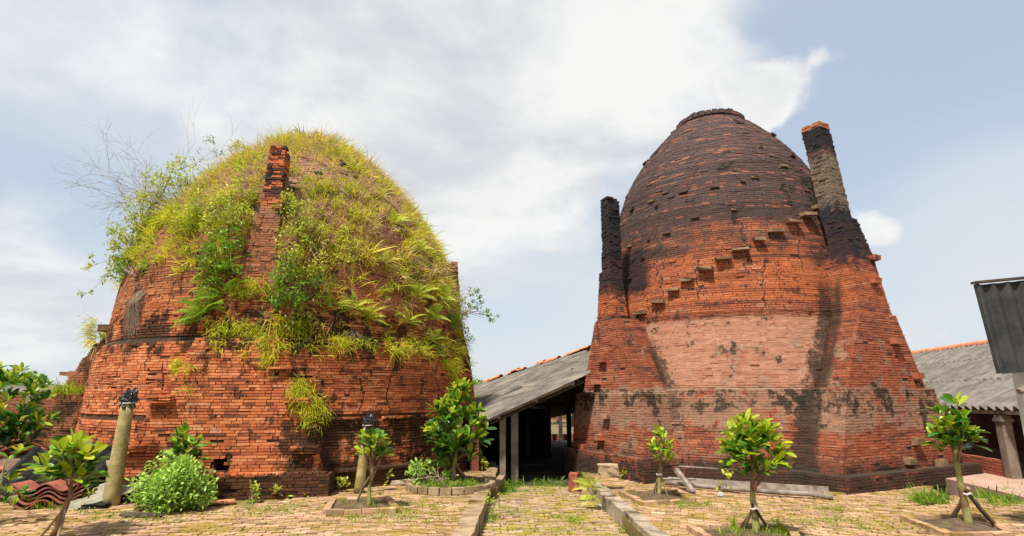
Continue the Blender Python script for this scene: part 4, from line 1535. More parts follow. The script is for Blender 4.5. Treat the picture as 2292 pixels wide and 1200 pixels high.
def young_tree(label, trunk, crown, rad, nleaf, size, seed, group='young broad-leaved trees on the forecourt', young=.35, trunk_r=.04, nbranch=7, bark=None, stuff=0, top_bias=0.0, shape=1.0):
    rg = np.random.default_rng(seed)
    base = np.array(trunk[0], float)
    crown, rad = np.array(crown, float), np.array(rad, float)
    root = empty('young_tree', base, label, 'tree', group)
    pts = [np.array(p, float) for p in trunk] + [crown + (0, 0, -.2 * rad[2]), crown + (0, 0, .55 * rad[2])]
    # smooth the trunk path
    q = [pts[0]]
    for a, b in zip(pts, pts[1:]):
        for f in (.33, .66, 1.0):
            q.append(a + (b - a) * f + rg.normal(0, .006, 3))
    rr = [trunk_r * (1 - .75 * i / (len(q) - 1)) for i in range(len(q))]
    rr[0] *= 1.25
    MB().tube(q, rr, 8, .06).build('trunk', bark or M_BARK, root, smooth=True)
    st = np.array(pts[-3])
    wh = []
    for k in range(nbranch):
        d = rg.normal(0, 1, 3)
        d /= np.linalg.norm(d)
        d[2] = max(d[2] * .7, -.35)
        tip = crown + d * rad * rg.uniform(.62, .9)
        s = st + (pts[-1] - st) * rg.uniform(0, .6)
        mid_ = (s + tip) / 2 + (0, 0, -.08 * rad[2])
        MB().tube([s, mid_, tip], [trunk_r * .38, trunk_r * .27, trunk_r * .12], 5).build('branch', M_BARKR, root)
        wh.append(tip)
    nw = max(nbranch, (nleaf + stuff) // 7)
    while len(wh) < nw:
        d = rg.normal(0, 1, 3)
        d /= np.linalg.norm(d)
        f = rg.uniform(.35, 1.0) ** .6
        # pear-shaped crown: narrower at the top
        h = d[2] = max(d[2], -.62)
        k = 1 - .30 * shape * max(0, h) - .22 * max(0, -h)
        p = crown + d * rad * f * np.array([k, k, 1]) + (0, 0, top_bias * rad[2])
        wh.append(p)
    wh = np.array(wh)
    recs = []
    per = int(math.ceil((nleaf + stuff) / len(wh)))
    for w in wh:
        out = (w - crown) / rad
        depth = np.linalg.norm(out)
        axis_ = out * .65 + np.array([0, 0, .85])
        axis_ /= np.linalg.norm(axis_) + 1e-9
        hgt = out[2]
        for j in range(per):
            lat = rg.normal(0, 1, 3)
            lat -= axis_ * (lat @ axis_)
            lat /= np.linalg.norm(lat) + 1e-9
            inner = j < per * .35
            d = axis_ * (rg.uniform(.8, 1.2) if inner else rg.uniform(.25, .8)) + lat * (rg.uniform(.25, .6) if inner else .9)
            sc_ = size * rg.uniform(.55, 1.25) * (.85 if inner else 1.0)
            pr = young + .30 * hgt + (.22 if inner else -.12) + (.15 if depth > .75 else -.25)
            kind = 'young' if rg.random() < pr else ('mid' if rg.random() < .55 + .3 * hgt else 'dark')
            recs.append((w + lat * .01 + rg.normal(0, .012, 3), d, sc_, kind))
    rg.shuffle(recs)
    if stuff and len(recs) > nleaf:
        cam = np.array([0, 0, CAM_H])
        recs.sort(key=lambda r_: np.linalg.norm(r_[0] - cam))
    solo, rest = recs[:nleaf], (recs[nleaf:] if stuff else [])
    bl = Vector([float(i) for i in base])
    for p, d, s_, kind in solo:
        a, d2, n = basis(d, rg)
        me = LEAVES[kind][rg.integers(3)]
        o = bpy.data.objects.new('leaf', me)
        COL.objects.link(o)
        o.parent = root
        M = Matrix((Vector(a), Vector(d2), Vector(n))).transposed().to_4x4() @ Matrix.Diagonal((s_, s_, s_, 1))
        M.translation = Vector(p) - bl
        o.matrix_local = M
    if rest:
        V, Fs, mi = [], [], []
        src = {}
        for k in LEAVES:
            for j in range(3):
                me = LEAVES[k][j]
                co = np.zeros(len(me.vertices) * 3)
                me.vertices.foreach_get('co', co)
                src[k, j] = (co.reshape(-1, 3), [tuple(p.vertices) for p in me.polygons])
        off = 0
        for p, d, s_, kind in rest:
            a, d2, n = basis(d, rg)
            co, fs = src[kind, int(rg.integers(3))]
            V.append(p + s_ * (co[:, :1] * a + co[:, 1:2] * d2 + co[:, 2:] * n))
            Fs += [tuple(i + off for i in f) for f in fs]
            mi += [('dark', 'mid', 'young').index(kind)] * len(fs)
            off += len(co)
        link('foliage', mesh('foliage', np.concatenate(V), Fs, [M_LEAF_DARK, M_LEAF_MID, M_LEAF_YOUNG], midx=mi, smooth=True), root, 'stuff')
    return root


def stakes(label, feet, top, r=.018, mats=None, tie=None):
    root = empty('tree_support', (top[0], top[1], 0), label, 'tree support', 'stick supports of the young trees')
    for i, f in enumerate(feet):
        t = np.array(top) + (np.array(f) - np.array(top)) * -.08 + np.array([0, 0, RNG.uniform(0, .04)])
        mid_ = (np.array(f) + t) / 2 + RNG.normal(0, .008, 3)
        MB().tube([f, mid_, t], [r * 1.1, r, r * .9], 6, .08).build('stick', (mats or [M_STAKE])[i % len(mats or [1])], root)
    if tie:
        ring = [(top[0] + .045 * math.cos(a), top[1] + .045 * math.sin(a), top[2] + .01 * math.sin(3 * a)) for a in np.linspace(0, 2 * math.pi, 9)]
        MB().tube(ring, .012, 5).build('tie', tie, root)


def gp(u, v, z=0.0):
    return tuple(float(i) for i in ground(u, v, z))


def px(u, v, y):
    return tuple(float(i) for i in at_y(u, v, y))


# 1: crooked tree, lower left
b = gp(122, 1200)
young_tree('crooked young tree with big yellow-green leaves at the lower left corner', [b, px(140, 1150, b[1]), px(158, 1110, b[1])], px(163, 1040, b[1]), (.42, .40, .34), 200, .225, 1, young=.68, trunk_r=.042, bark=M_BARKR)
stakes('thin stick propped against the crooked tree at the lower left', [gp(92, 1200), gp(128, 1208)], px(146, 1140, b[1]), .016)
# 2: behind the round bush
b = gp(412, 1130)
young_tree('young tree rising behind the round pale bush', [b, px(414, 1085, b[1])], px(415, 1005, b[1]), (.24, .22, .36), 110, .20, 2, young=.40, trunk_r=.03)
# 3: small tree by second post
b = gp(825, 1140)
young_tree('small young tree in front of the bag-topped short post', [b, px(828, 1090, b[1])], px(838, 1005, b[1]), (.22, .21, .31), 130, .185, 3, young=.5, trunk_r=.036)
stakes('single leaning stick propping the small tree by the short post', [gp(793, 1136)], px(830, 1065, b[1]), .016, [M_WOOD])
# 4: big one in the brick ring
b = gp(1012, 1086)
young_tree('tall bushy tree growing in the round brick ring', [b, px(1016, 1055, b[1])], px(1024, 962, b[1]), (.58, .54, .86), 300, .205, 4, young=.28, trunk_r=.055, nbranch=10, stuff=750, shape=1.3)
stakes('shaded sticks bracing the bushy tree in the brick ring', [gp(968, 1088), gp(1040, 1083), gp(1053, 1082)], px(1022, 1045, b[1] - .03), .028, [M_STAKE, M_STAKE_SHADE])
# 5: right platform, small
b = gp(1476, 1118)
young_tree('smallest young tree left of the timber pile', [b, px(1476, 1070, b[1])], px(1480, 1003, b[1]), (.19, .18, .30), 140, .155, 5, young=.55, trunk_r=.036)
stakes('three light sticks around the smallest tree left of the timber pile', [gp(1459, 1115), gp(1497, 1118), gp(1470, 1106)], px(1476, 1062, b[1]), .014, None, M_TIE)
# 6: front right
b = gp(1693, 1204)
young_tree('round-headed young tree in front of the timber pile', [b, px(1690, 1145, b[1]), px(1684, 1105, b[1])], px(1687, 1016, b[1]), (.33, .31, .42), 300, .18, 6, young=.62, trunk_r=.05, stuff=90)
stakes('tripod of sticks tied round the round-headed tree', [gp(1655, 1188), gp(1662, 1194), gp(1742, 1204)], px(1688, 1138, b[1] - .05), .020, [M_STAKE, M_STAKE, M_STAKE_SHADE], M_TIE)
MB().tube([px(1690, 1078, b[1] - .03), px(1689, 1088, b[1] - .05), px(1692, 1100, b[1] - .03)], [.02, .032, .015], 6, .15).build('cloth_tie', M_REDTIE, bpy.data.objects['tree_support.004'])
# 7: leaning tree at the right
b = gp(2172, 1186)
young_tree('leaning young tree before the right hand shed', [b, px(2157, 1115, b[1]), px(2142, 1050, b[1])], px(2133, 962, b[1]), (.22, .21, .43), 260, .18, 7, young=.5, trunk_r=.052)
stakes('lit and shaded sticks bracing the leaning tree by the right shed', [gp(2124, 1170), gp(2236, 1186)], px(2165, 1105, b[1] - .04), .026, [M_STAKE, M_STAKE_SHADE], M_TIE)
# 8, 9: left edge
young_tree('dense dark-leaved tree beside the roof tile rubble', [(-10.3, 11.6, -.3), (-10.3, 11.6, .3)], (-10.35, 11.6, 1.25), (1.15, 1.0, 1.0), 200, .22, 8, young=.22, trunk_r=.06, nbranch=10, stuff=1100, shape=.5)
young_tree('leafy young tree cut by the left picture edge', [(-6.74, 7.9, -.02), (-6.72, 7.9, .3)], (-6.70, 7.9, .52), (.42, .40, .50), 120, .15, 9, young=.45, trunk_r=.03)


# planting pits
def pit(label, corners, z=.0, soil=True, sides=(0, 1, 2, 3), rot=0):
    c = np.mean(np.array(corners)[:, :2], axis=0)
    root = empty('planting_pit', (c[0], c[1], z), label, 'planting pit', 'square brick-edged planting pits')
    n = len(corners)
    P = [np.array(p[:2]) for p in corners]
    if soil:
        m = MB()
        ring, V, Fs = [], [], []
        g = 7
        for i in range(g):
            for j in range(g):
                f, h = i / (g - 1), j / (g - 1)
                p = (P[0] * (1 - f) + P[1] * f) * (1 - h) + (P[3] * (1 - f) + P[2] * f) * h
                zz = .02 + .07 * math.sin(math.pi * f) * math.sin(math.pi * h) + RNG.uniform(-.012, .012)
                V.append((p[0], p[1], zz))
        for i in range(g - 1):
            for j in range(g - 1):
                a = i * g + j
                Fs.append((a, a + g, a + g + 1, a + 1))
        m.add(V, Fs)
        m.build('soil', M_SOIL, root)
    for s_ in sides:
        p, q = P[s_], P[(s_ + 1) % n]
        L = np.linalg.norm(q - p)
        d = (q - p) / L
        k = max(1, int(L / .21))
        nn = np.array([-d[1], d[0]])
        for j in range(k):
            a = p + d * L * (j + .5) / k
            MB().box((a[0], a[1], .028 + RNG.uniform(-.006, .012)), (*(d * (L / k / 2 - .004)), RNG.uniform(-.004, .004)), (*(nn * .05), RNG.uniform(-.006, .006)), (0, 0, .035), .005).build('edging_brick', M_PAVE, root)


pit('brick-edged pit holding the small tree by the short post', [gp(730, 1152), gp(888, 1148), gp(868, 1122), gp(745, 1124)])
pit('brick-edged pit of the smallest tree left of the timber', [gp(1440, 1133), gp(1552, 1126), gp(1500, 1102), gp(1392, 1108)])
pit('brick-edged pit of the round-headed tree at the bottom edge', [gp(1600, 1225), gp(1790, 1225), gp(1770, 1192), gp(1545, 1186)])
pit('brick-edged pit of the leaning tree by the right shed', [gp(2125, 1205), gp(2262, 1202), gp(2200, 1166), gp(2022, 1163)])


def ring_planter():
    cx, cy, r = -1.12, 11.0, .76
    root = empty('ring_planter', (cx, cy, 0), 'low round planter ring of yellowed bricks under the bushy tree', 'planter')
    for k in range(24):
        a = 2 * math.pi * k / 24
        n = np.array([math.cos(a), math.sin(a), 0])
        t = np.array([-n[1], n[0], 0])
        MB().box((cx + n[0] * r, cy + n[1] * r, .05 + RNG.uniform(-.005, .008)), t * (.094), n * .05, (0, 0, .055), .007).build('edging_brick', M_KERB, root)
    m = MB()
    V = [(cx, cy, .11)] + [(cx + (r - .05) * q * math.cos(a), cy + (r - .05) * q * math.sin(a), .095 - .04 * q + RNG.uniform(-.01, .01)) for q in (.5, 1) for a in np.linspace(0, 2 * math.pi, 20, endpoint=False)]
    Fs = [(0, 1 + i, 1 + (i + 1) % 20) for i in range(20)] + [(1 + i, 21 + i, 21 + (i + 1) % 20, 1 + (i + 1) % 20) for i in range(20)]
    m.add(V, Fs)
    m.build('soil', M_SOIL, root)


ring_planter()


# ------------------------------------------------------------------ posts with black bags
def bag_post(lab1, lab2, base, top, r0, r1, sc_):
    base, top = np.array(base), np.array(top)
    root = empty('leaning_post', base, lab1, 'post', 'yellowed posts with plastic bags on top')
    n = 9
    MB().tube([base + (top - base) * i / n for i in range(n + 1)], [r0 + (r1 - r0) * i / n for i in range(n + 1)], 14, .012).build('shaft', M_POLE, root, smooth=True)
    for f in (.22, .4, .55, .78):
        p = base + (top - base) * f
        d = (top - base) / np.linalg.norm(top - base)
        MB().tube([p - d * .006, p + d * .006], (r0 + (r1 - r0) * f) * 1.015, 14).build('ring_seam', M_POLE, root)
    # crumpled bag
    bm = bmesh.new()
    bmesh.ops.create_icosphere(bm, subdivisions=4, radius=1)
    for v in bm.verts:
        d = v.co.normalized()
        f = 1 + .20 * math.sin(5 * d.x + 3 * d.z) * math.cos(6 * d.y + 2) + .12 * math.sin(13 * d.z + 5 * d.x + 7 * d.y) + .05 * math.sin(31 * d.x + 17 * d.y)
        k = 1.0 if d.z > 0 else 1.0 - .15 * abs(d.z)
        v.co = Vector((d.x * f * k * 1.0 + .35 * max(0, d.z) ** 2, d.y * f * k, d.z * f * 1.25))
        if abs(d.z + .15) < .14:
            v.co.x *= .86
            v.co.y *= .86
    me = bpy.data.meshes.new('plastic_bag')
    bm.to_mesh(me)
    bm.free()
    me.materials.append(M_BAG)
    o = bpy.data.objects.new('plastic_bag', me)
    COL.objects.link(o)
    o.location = tuple(top + (top - base) / np.linalg.norm(top - base) * .05)
    o.scale = (sc_, sc_, sc_ * 1.25)
    tag(o, lab2, 'plastic bag', 'black bags tied over the posts')
    tie = MB().tube([(.93 * math.cos(a), .93 * math.sin(a), -.16 + .08 * math.sin(a)) for a in np.linspace(0, 2 * math.pi, 17)], .07, 5).build('tie', M_WHITE)
    tie.parent = o


bag_post('tall leaning yellow post left of the round bush', 'black plastic bag tied over the tall leaning post', gp(247, 1133), px(286, 905, 9.25), .125, .092, .115)
bag_post('short leaning yellow post behind the small tree', 'black plastic bag tied over the short post', gp(803, 1104), px(822, 955, 10.3), .088, .068, .09)


# ------------------------------------------------------------------ timber and stones
def log(name, label, cat, p, q, r, mat, group=None, w=None, h=None):
    p, q = np.array(p), np.array(q)
    m = MB()
    if w:
        d = (q - p) / np.linalg.norm(q - p)
        s_ = np.cross(d, (0, 0, 1))
        s_ /= np.linalg.norm(s_)
        n = np.cross(s_, d)
        k = 5
        for i in range(k):
            pass
        m.box((p + q) / 2, (q - p) / 2, s_ * w / 2, n * h / 2, .010)
    else:
        k = 8
        m.tube([p + (q - p) * i / k + RNG.normal(0, .006, 3) for i in range(k + 1)], [r * (1 + RNG.uniform(-.07, .07)) for i in range(k + 1)], 8, .04)
    o = m.build(name, mat, smooth=not w)
    tag(o, label, cat, group)
    return o


G = 'weathered timbers at the foot of the right kiln'
a, b_ = gp(1488, 1090), gp(1866, 1121)
log('wooden_pole', 'longest grey pole at the front of the timber pile', 'timber', (a[0], a[1], .07), (b_[0], b_[1], .06), .042, M_WOOD, G)
a, b_ = gp(1500, 1083), gp(1864, 1106)
log('wooden_beam', 'squared grey beam behind the longest pole', 'timber', (a[0], a[1] + .12, .06), (b_[0], b_[1] + .12, .06), 0, M_WOOD, G, .10, .09)
a, b_ = gp(1545, 1083), gp(1712, 1092)
log('wooden_plank', 'broad brown plank standing on edge in the timber pile', 'timber', (a[0], a[1] + .32, .13), (b_[0], b_[1] + .32, .12), 0, M_WOODD, G, .06, .22)
log('wooden_plank', 'upper grey plank lying on the broad brown plank', 'timber', (a[0] - .1, a[1] + .35, .265), (b_[0] - .3, b_[1] + .34, .255), 0, M_WOOD, G, .16, .035)
a, b_ = gp(1572, 1078), gp(1700, 1085)
log('wooden_plank', 'topmost pale plank of the timber pile', 'timber', (a[0], a[1] + .42, .335), (b_[0], b_[1] + .42, .315), 0, M_WOOD, G, .12, .05)
a = gp(1553, 1106)
log('wooden_stick', 'short pale stick leaning on the front pole of the pile', 'timber', (a[0], a[1], .03), (a[0] - .12, a[1] + .55, .33), 0, M_WOOD, G, .075, .05)
a, b_ = gp(1478, 1090), gp(1560, 1092)
log('wooden_stick', 'thin branch crossing the left end of the timber', 'timber', (a[0], a[1] + .05, .14), (b_[0], b_[1] + .02, .15), .022, M_WOOD, G)
a, b_ = gp(1105, 1112, Z_PATH), gp(1126, 1078, Z_PATH)
log('wooden_beam', 'pale squared beam lying beside the left kerb on the path', 'timber', (a[0] - .02, a[1], Z_PATH + .085), (b_[0], b_[1], Z_PATH + .085), 0, M_STONE, None, .15, .15)


def rock(label, p, s_, mat, seed, name='stone', cat='stone', group='loose stones and bricks'):
    rg = np.random.default_rng(seed)
    bm = bmesh.new()
    bmesh.ops.create_cube(bm, size=1)
    bmesh.ops.subdivide_edges(bm, edges=bm.edges[:], cuts=2, use_grid_fill=True)
    for v in bm.verts:
        d = v.co.copy()
        v.co = d * (1 - .22 * max(0, d.length - .5)) + Vector(rg.normal(0, .035, 3))
        v.co = Vector((v.co.x * s_[0], v.co.y * s_[1], v.co.z * s_[2]))
    me = bpy.data.meshes.new(name)
    bm.to_mesh(me)
    bm.free()
    me.materials.append(mat)
    o = bpy.data.objects.new(name, me)
    COL.objects.link(o)
    o.location = tuple(float(i) for i in p)
    o.rotation_euler = (0, 0, rg.uniform(-.4, .4))
    return tag(o, label, cat, group)


p = at_y(1362, 1060, 10.85)
rock('pale block of stone resting on the foot of the right kiln', (p[0], p[1], .33), (.36, .26, .20), M_STONE, 3)
p = gp(1284, 1072)
rock('reddish boulder at the corner of the right kiln by the shed', (p[0] - .02, p[1] - .25, -.02), (.18, .25, .34), M_DULLBRICK, 4)
p = gp(1612, 1110)
rock('small white pebble in front of the timber pile', (p[0], p[1], .03), (.08, .07, .06), M_WHITE, 6)
p = gp(905, 1083)
rock('flat grey stone at the foot of the left kiln by the ring', (p[0], p[1] - .1, .04), (.45, .25, .09), M_KERB2, 7)
p = gp(215, 1138)
rock('dark flat stone at the foot of the tall leaning post', (p[0], p[1], .03), (.35, .2, .08), M_DARKSHEET, 8)
p = gp(300, 1158)
rock('dark board lying left of the round bush', (p[0] + .1, p[1], .03), (.6, .12, .05), M_WOODD, 9, 'board', 'board', None)
p = gp(495, 1128)
rock('broken orange paving brick right of the round bush', (p[0], p[1], .03), (.42, .16, .05), M_TERRA, 10)
p = gp(1375, 1137, Z_PATH)
rock('small dark rubble lump on the path beside the right kerb', (p[0] - .22, p[1], Z_PATH + .02), (.22, .1, .06), M_KERB2, 12)


# ------------------------------------------------------------------ roof tiles and sheets stored at the left
def tile_stack():
    root = None
    base = np.array(gp(20, 1122))
    wave = lambda w, l, per, amp, mat, nm, th: corr_sheet(w, l, per, amp, nm, mat, 12, th)
    me = wave(.92, .48, .46, .055, M_REDTILE, 'roof_tile', .022)
    for k in range(5):
        o = bpy.data.objects.new('roof_tile', me)
        COL.objects.link(o)
        o.location = (-6.95 + RNG.uniform(-.04, .04), 9.0 + RNG.uniform(-.03, .03), .075 + k * .058)
        o.rotation_euler = (RNG.uniform(-.02, .02), RNG.uniform(-.02, .02), math.radians(14) + RNG.uniform(-.06, .06))
        tag(o, ['lowest red wavy roof tile in the stack at the left', 'second lowest red wavy tile of the stack', 'middle red wavy roof tile of the stack', 'second highest red wavy tile of the stack', 'topmost red wavy roof tile of the stack'][k], 'roof tile', 'red roof tiles stacked at the left')
    # dark corrugated sheets leaning on the rubble
    me = corr_sheet(.54, .90, .18, .022, 'corrugated_sheet', M_DARKSHEET, 8, .014)
    labs = ['black corrugated sheet leaning nearest the red tiles', 'black corrugated sheet second in the leaning row', 'sooty corrugated sheet third in the leaning row', 'dark corrugated sheet at the right of the leaning row']
    for k in range(4):
        p = np.array([-8.0 + k * .25, 9.5 + .12 * k, .10 + .03 * (k % 2)])
        X = np.array([.92, .05, -.22])
        Y = np.array([.55, .62, .50])
        put('corrugated_sheet', me, None, p, X, Y)
        tag(bpy.data.objects['corrugated_sheet' if k == 0 else 'corrugated_sheet.%03d' % k], labs[k], 'roof sheet', 'sheets leaning behind the red tiles')
    me = corr_sheet(.9, 1.3, .18, .03, 'lichen_sheet', M_LIGHTSHEET, 8, .014)
    labs = ['pale lichened sheet lying beside the red tiles', 'pale lichened sheet behind the crooked tree', 'grey sheet tilted against the tall leaning post', 'flat pale sheet on top of the stored sheets']
    for k, (x, y, z, yaw, tl) in enumerate(((-6.75, 9.15, .06, 38, .22), (-6.35, 9.7, .08, 48, .30), (-6.0, 9.75, .07, 60, .45), (-7.0, 10.3, .52, 40, .05))):
        a = math.radians(yaw)
        o = put('lichen_sheet', me, None, (x, y, z), (math.sin(a), -math.cos(a), -.1), (math.cos(a) * .6, math.sin(a), tl))
        tag(o, labs[k], 'roof sheet', 'sheets leaning behind the red tiles')
    # rubble heap
    rg = np.random.default_rng(77)
    V, Fs = [], []
    g = 22
    for i in range(g):
        for j in range(g):
            x, y = -12.2 + 5.8 * i / (g - 1), 9.9 + 4.2 * j / (g - 1)
            f = max(0, math.sin(math.pi * i / (g - 1))) ** .6 * max(0, math.sin(math.pi * j / (g - 1))) ** .7
            V.append((x, y, -.05 + .62 * f + rg.uniform(-.05, .05) * f))
    for i in range(g - 1):
        for j in range(g - 1):
            a = i * g + j
            Fs.append((a, a + g, a + g + 1, a + 1))
    hp = MB().add(V, Fs).build('rubble_heap', simple_mat('rubble', (.085, .060, .045), (.19, .13, .095), 9, c3=(.20, .09, .055), bstr=.8))
    tag(hp, 'heap of earth and tile rubble under the dense tree', 'rubble heap')
    for k in range(26):
        x, y = rg.uniform(-10.8, -7.4), rg.uniform(10.2, 12.6)
        f = max(0, math.sin(math.pi * (x + 12.2) / 5.8)) ** .6 * max(0, math.sin(math.pi * (y - 9.9) / 4.2)) ** .7
        o = MB().box((0, 0, 0), (rg.uniform(.08, .19), 0, 0), (0, rg.uniform(.06, .10), 0), (0, 0, .018), .012).build('broken_tile', M_REDTILE if k % 3 else M_TERRA)
        o.location = (x, y, -.03 + .62 * f + .03)
        o.rotation_euler = (rg.uniform(-.4, .4), rg.uniform(-.4, .4), rg.uniform(0, 3))
        tag(o, 'broken piece of red tile lying on the rubble heap', 'broken tile', 'broken tiles on the rubble heap')


tile_stack()


# ------------------------------------------------------------------ vegetation on and around the kilns
def blades(name, P, D, L, W, hue, mat, droop=.35, parent=None, seed=0):
    rg = np.random.default_rng(seed)
    k = len(P)
    D = D / np.linalg.norm(D, axis=1)[:, None]
    side = np.cross(D, rg.normal(0, 1, (k, 3)))
    side /= np.linalg.norm(side, axis=1)[:, None] + 1e-9
    V = np.zeros((k, 8, 3))
    dr = droop * rg.uniform(.3, 1.7, k)
    for i, (t, w) in enumerate(((0, .8), (.4, 1.0), (.75, .62), (1.0, .06))):
        c = P + D * (L * t)[:, None] - np.array([0, 0, 1.0]) * (L * dr * t * t)[:, None]
        V[:, 2 * i] = c - side * (W * w)[:, None]
        V[:, 2 * i + 1] = c + side * (W * w)[:, None]
    fb = np.array([(0, 1, 3, 2), (2, 3, 5, 4), (4, 5, 7, 6)])
    Fq = (np.arange(k) * 8)[:, None, None] + fb[None]
    return link(name, mesh(name, V.reshape(-1, 3), Fq.reshape(-1, 4), mat, {'hue': np.repeat(hue, 8)}), parent, 'stuff')


def tufts(C, Nn, size, nb, hue, rg, spread=.8, upb=.7, rad=.05, wf=1.0):
    """expand tuft centres into blades"""
    k = len(C)
    Pc = np.repeat(C, nb, 0) + rg.normal(0, 1, (k * nb, 3)) * rad
    d = np.repeat(Nn, nb, 0) * .75 + np.array([0, 0, upb]) + rg.normal(0, 1, (k * nb, 3)) * spread * .5
    L = np.repeat(size, nb) * rg.uniform(.45, 1.15, k * nb)
    W = (.0032 + .0042 * rg.random(k * nb)) * wf * np.repeat(np.where(rg.random(k) < .14, 2.1, 1.0), nb)
    h = np.clip(np.repeat(hue, nb) + rg.normal(0, .07, k * nb), 0, 1)
    return Pc, d, L, W, h


def on_kiln(c, prof, rel, z, face):
    a = math.radians(face) + rel
    r = prof_r(prof, z)
    n = np.stack([np.sin(a), -np.cos(a), np.zeros_like(a)], 1)
    P = np.stack([c[0] + n[:, 0] * r, c[1] + n[:, 1] * r, z], 1)
    sl = (prof_r(prof, z + .06) - prof_r(prof, z - .06)) / .12
    nn = n + np.stack([0 * sl, 0 * sl, -sl], 1)
    nn /= np.linalg.norm(nn, axis=1)[:, None]
    return P, nn, r


def kiln_grass():
    rg = np.random.default_rng(404)
    # candidate tufts over the dome
    k = 15000
    zz = rg.uniform(2.6, 8.36, k)
    rel = rg.uniform(-2.1, 2.1, k)
    r = prof_r(LPROF, zz)
    sl = np.abs((prof_r(LPROF, zz + .06) - prof_r(LPROF, zz - .06)) / .12)
    keep = rg.random(k) < (r / 4.2) * np.sqrt(1 + sl ** 2) / 1.6
    zz, rel = zz[keep], rel[keep]
    deg = np.degrees(rel)
    # lower edge of the growth, by angle round the kiln (0 = towards the camera)
    lo = np.interp(deg, [-120, -80, -50, -35, -20, -8, 0, 15, 35, 50, 65, 85, 120], [3.9, 4.05, 4.15, 4.0, 3.4, 3.1, 3.0, 3.0, 3.1, 2.9, 2.7, 2.6, 2.7])
    patch = np.sin(rel * 9.0 + zz * 2.1) * np.sin(zz * 5.3 - rel * 4) + .6 * np.sin(rel * 23 + 1.7 * zz) * np.sin(zz * 9)
    dens = np.clip((zz - lo) / np.where(deg < -28, .55, 1.0), 0, 1) * np.where(zz > 5.0, .80, .66) + .38 * patch
    hole = np.sin(rel * 6.3 + zz * 1.3 + 1) * np.sin(zz * 3.1 - rel * 3.2) + .5 * np.sin(rel * 17 - zz * 4.0) * np.sin(zz * 6.7 + rel * 5)
    dens = np.where(hole < -.42, dens * .16, dens * 1.05)
    kp = (rg.random(len(zz)) < dens) & (zz > lo - .05)
    # the chimney of the front buttress stays clear
    p = LP[0]
    P, nn, r = on_kiln(LC, LPROF, rel, zz, 20.5)
    q = P[:, :2] - p.c
    kp &= ~((np.abs(q @ p.t) < .34) & (q @ p.d > 0) & (zz < 6.4))
    P, nn, zz, deg = P[kp], nn[kp], zz[kp], deg[kp]
    n = len(P)
    f = rg.random(n)
    ptc = .5 + .5 * np.sin(deg * .11 + zz * 2.3) * np.cos(zz * 1.7 - deg * .06)
    hue = np.where(f < .32 + .20 * ptc, rg.uniform(.74, 1.0, n), np.where(f < .82, rg.uniform(.30, .66, n), rg.uniform(.02, .3, n)))
    hue = np.where((deg < -25) & (zz < 5.6), hue * .62, hue)
    size = rg.uniform(.12, .34, n) * np.where(rg.random(n) < .20, 1.7, 1.0) * (.72 + .6 * (.5 + .5 * np.sin(deg * .19 + zz * 3.7) * np.sin(zz * 4.9 - deg * .13)))
    print('grass tufts', n)
    B = tufts(P, nn, size, 20, hue, rg, 1.0, .60, .055)
    o = blades('grass', B[0], B[1], B[2], B[3], B[4], M_GRASS, .45, None, 1)
    tag(o, 'yellow and dry brown grass covering the dome of the left kiln', 'grass')
    # long seed stems against the sky
    k = 240
    zz = rg.uniform(6.6, 8.33, k)
    P, nn, r = on_kiln(LC, LPROF, rg.uniform(-1.7, 1.7, k), zz, 20.5)
    d = nn * .5 + np.array([0, 0, .9]) + rg.normal(0, .25, (k, 3))
    o = blades('tall_grass_stems', P, d, rg.uniform(.4, .8, k), np.full(k, .003), rg.uniform(.6, .9, k), M_GRASS, .2, None, 2)
    tag(o, 'thin seed stems standing up along the crown of the left kiln', 'grass')


kiln_grass()


def wall_grass():
    """tufts that hang from ledges and joints of the left kiln"""
    rg = np.random.default_rng(9)
    C, Nn = [], []
    for (u0, u1, v, n, jit) in ((545, 700, 745, 70, 16), (700, 870, 765, 34, 14), (860, 1040, 775, 60, 14), (990, 1050, 815, 34, 26), (470, 545, 745, 24, 14), (200, 215, 745, 14, 12),
                                (655, 690, 880, 30, 14), (680, 725, 920, 30, 16), (390, 430, 830, 14, 18), (530, 610, 650, 26, 12), (590, 620, 805, 9, 5)):
        for _ in range(n):
            u, v2 = rg.uniform(u0, u1), v + rg.normal(0, jit)
            p, nh, _n = hit_kiln(u, v2, LC, LPROF, .02)
            for pr in (LP[0],):
                q = p[:2] - pr.c
                a, b, rho = pr.at(p[2])
                s_ = q @ pr.t
                if a < s_ < b and p[2] < pr.rows[-1][0]:
                    d = ray(u, v2)
                    den = d[:2] @ pr.d
                    tt = (rho + .02 - (np.array([0, 0]) - pr.c) @ pr.d) / den
                    p = np.array([0, 0, CAM_H]) + d * tt
                    nh = np.array([*pr.d, 0])
            C.append(p)
            Nn.append(nh)
    C, Nn = np.array(C), np.array(Nn)
    B = tufts(C, Nn, rg.uniform(.12, .30, len(C)), 26, rg.uniform(.05, .62, len(C)), rg, .9, .55, .06, .75)
    o = blades('ledge_grass', B[0], B[1], B[2], B[3], B[4], M_GRASS, .55, None, 3)
    tag(o, 'green grass tufts hanging from the ledges of the left kiln', 'grass')
    # a left flank clump on the broken buttress
    C = np.array([[*LP[2].xy(rg.uniform(.3, .58), rg.uniform(4.5, 5.1)), 1.68] for _ in range(40)] + [[*LP[2].xy(rg.uniform(-.2, .3), rg.uniform(4.25, 4.5)), 2.95] for _ in range(20)])
    Nn = np.tile(np.array([*LP[2].d, 0]), (60, 1)) * .3
    B = tufts(C, Nn, rg.uniform(.2, .42, 60), 16, rg.uniform(.02, .35, 60), rg, .7, 1.0, .05)
    o = blades('ledge_grass', B[0], B[1], B[2], B[3], B[4], M_GRASS, .3, None, 4)
    tag(o, 'green grass growing on the broken left buttress of the left kiln', 'grass')


wall_grass()


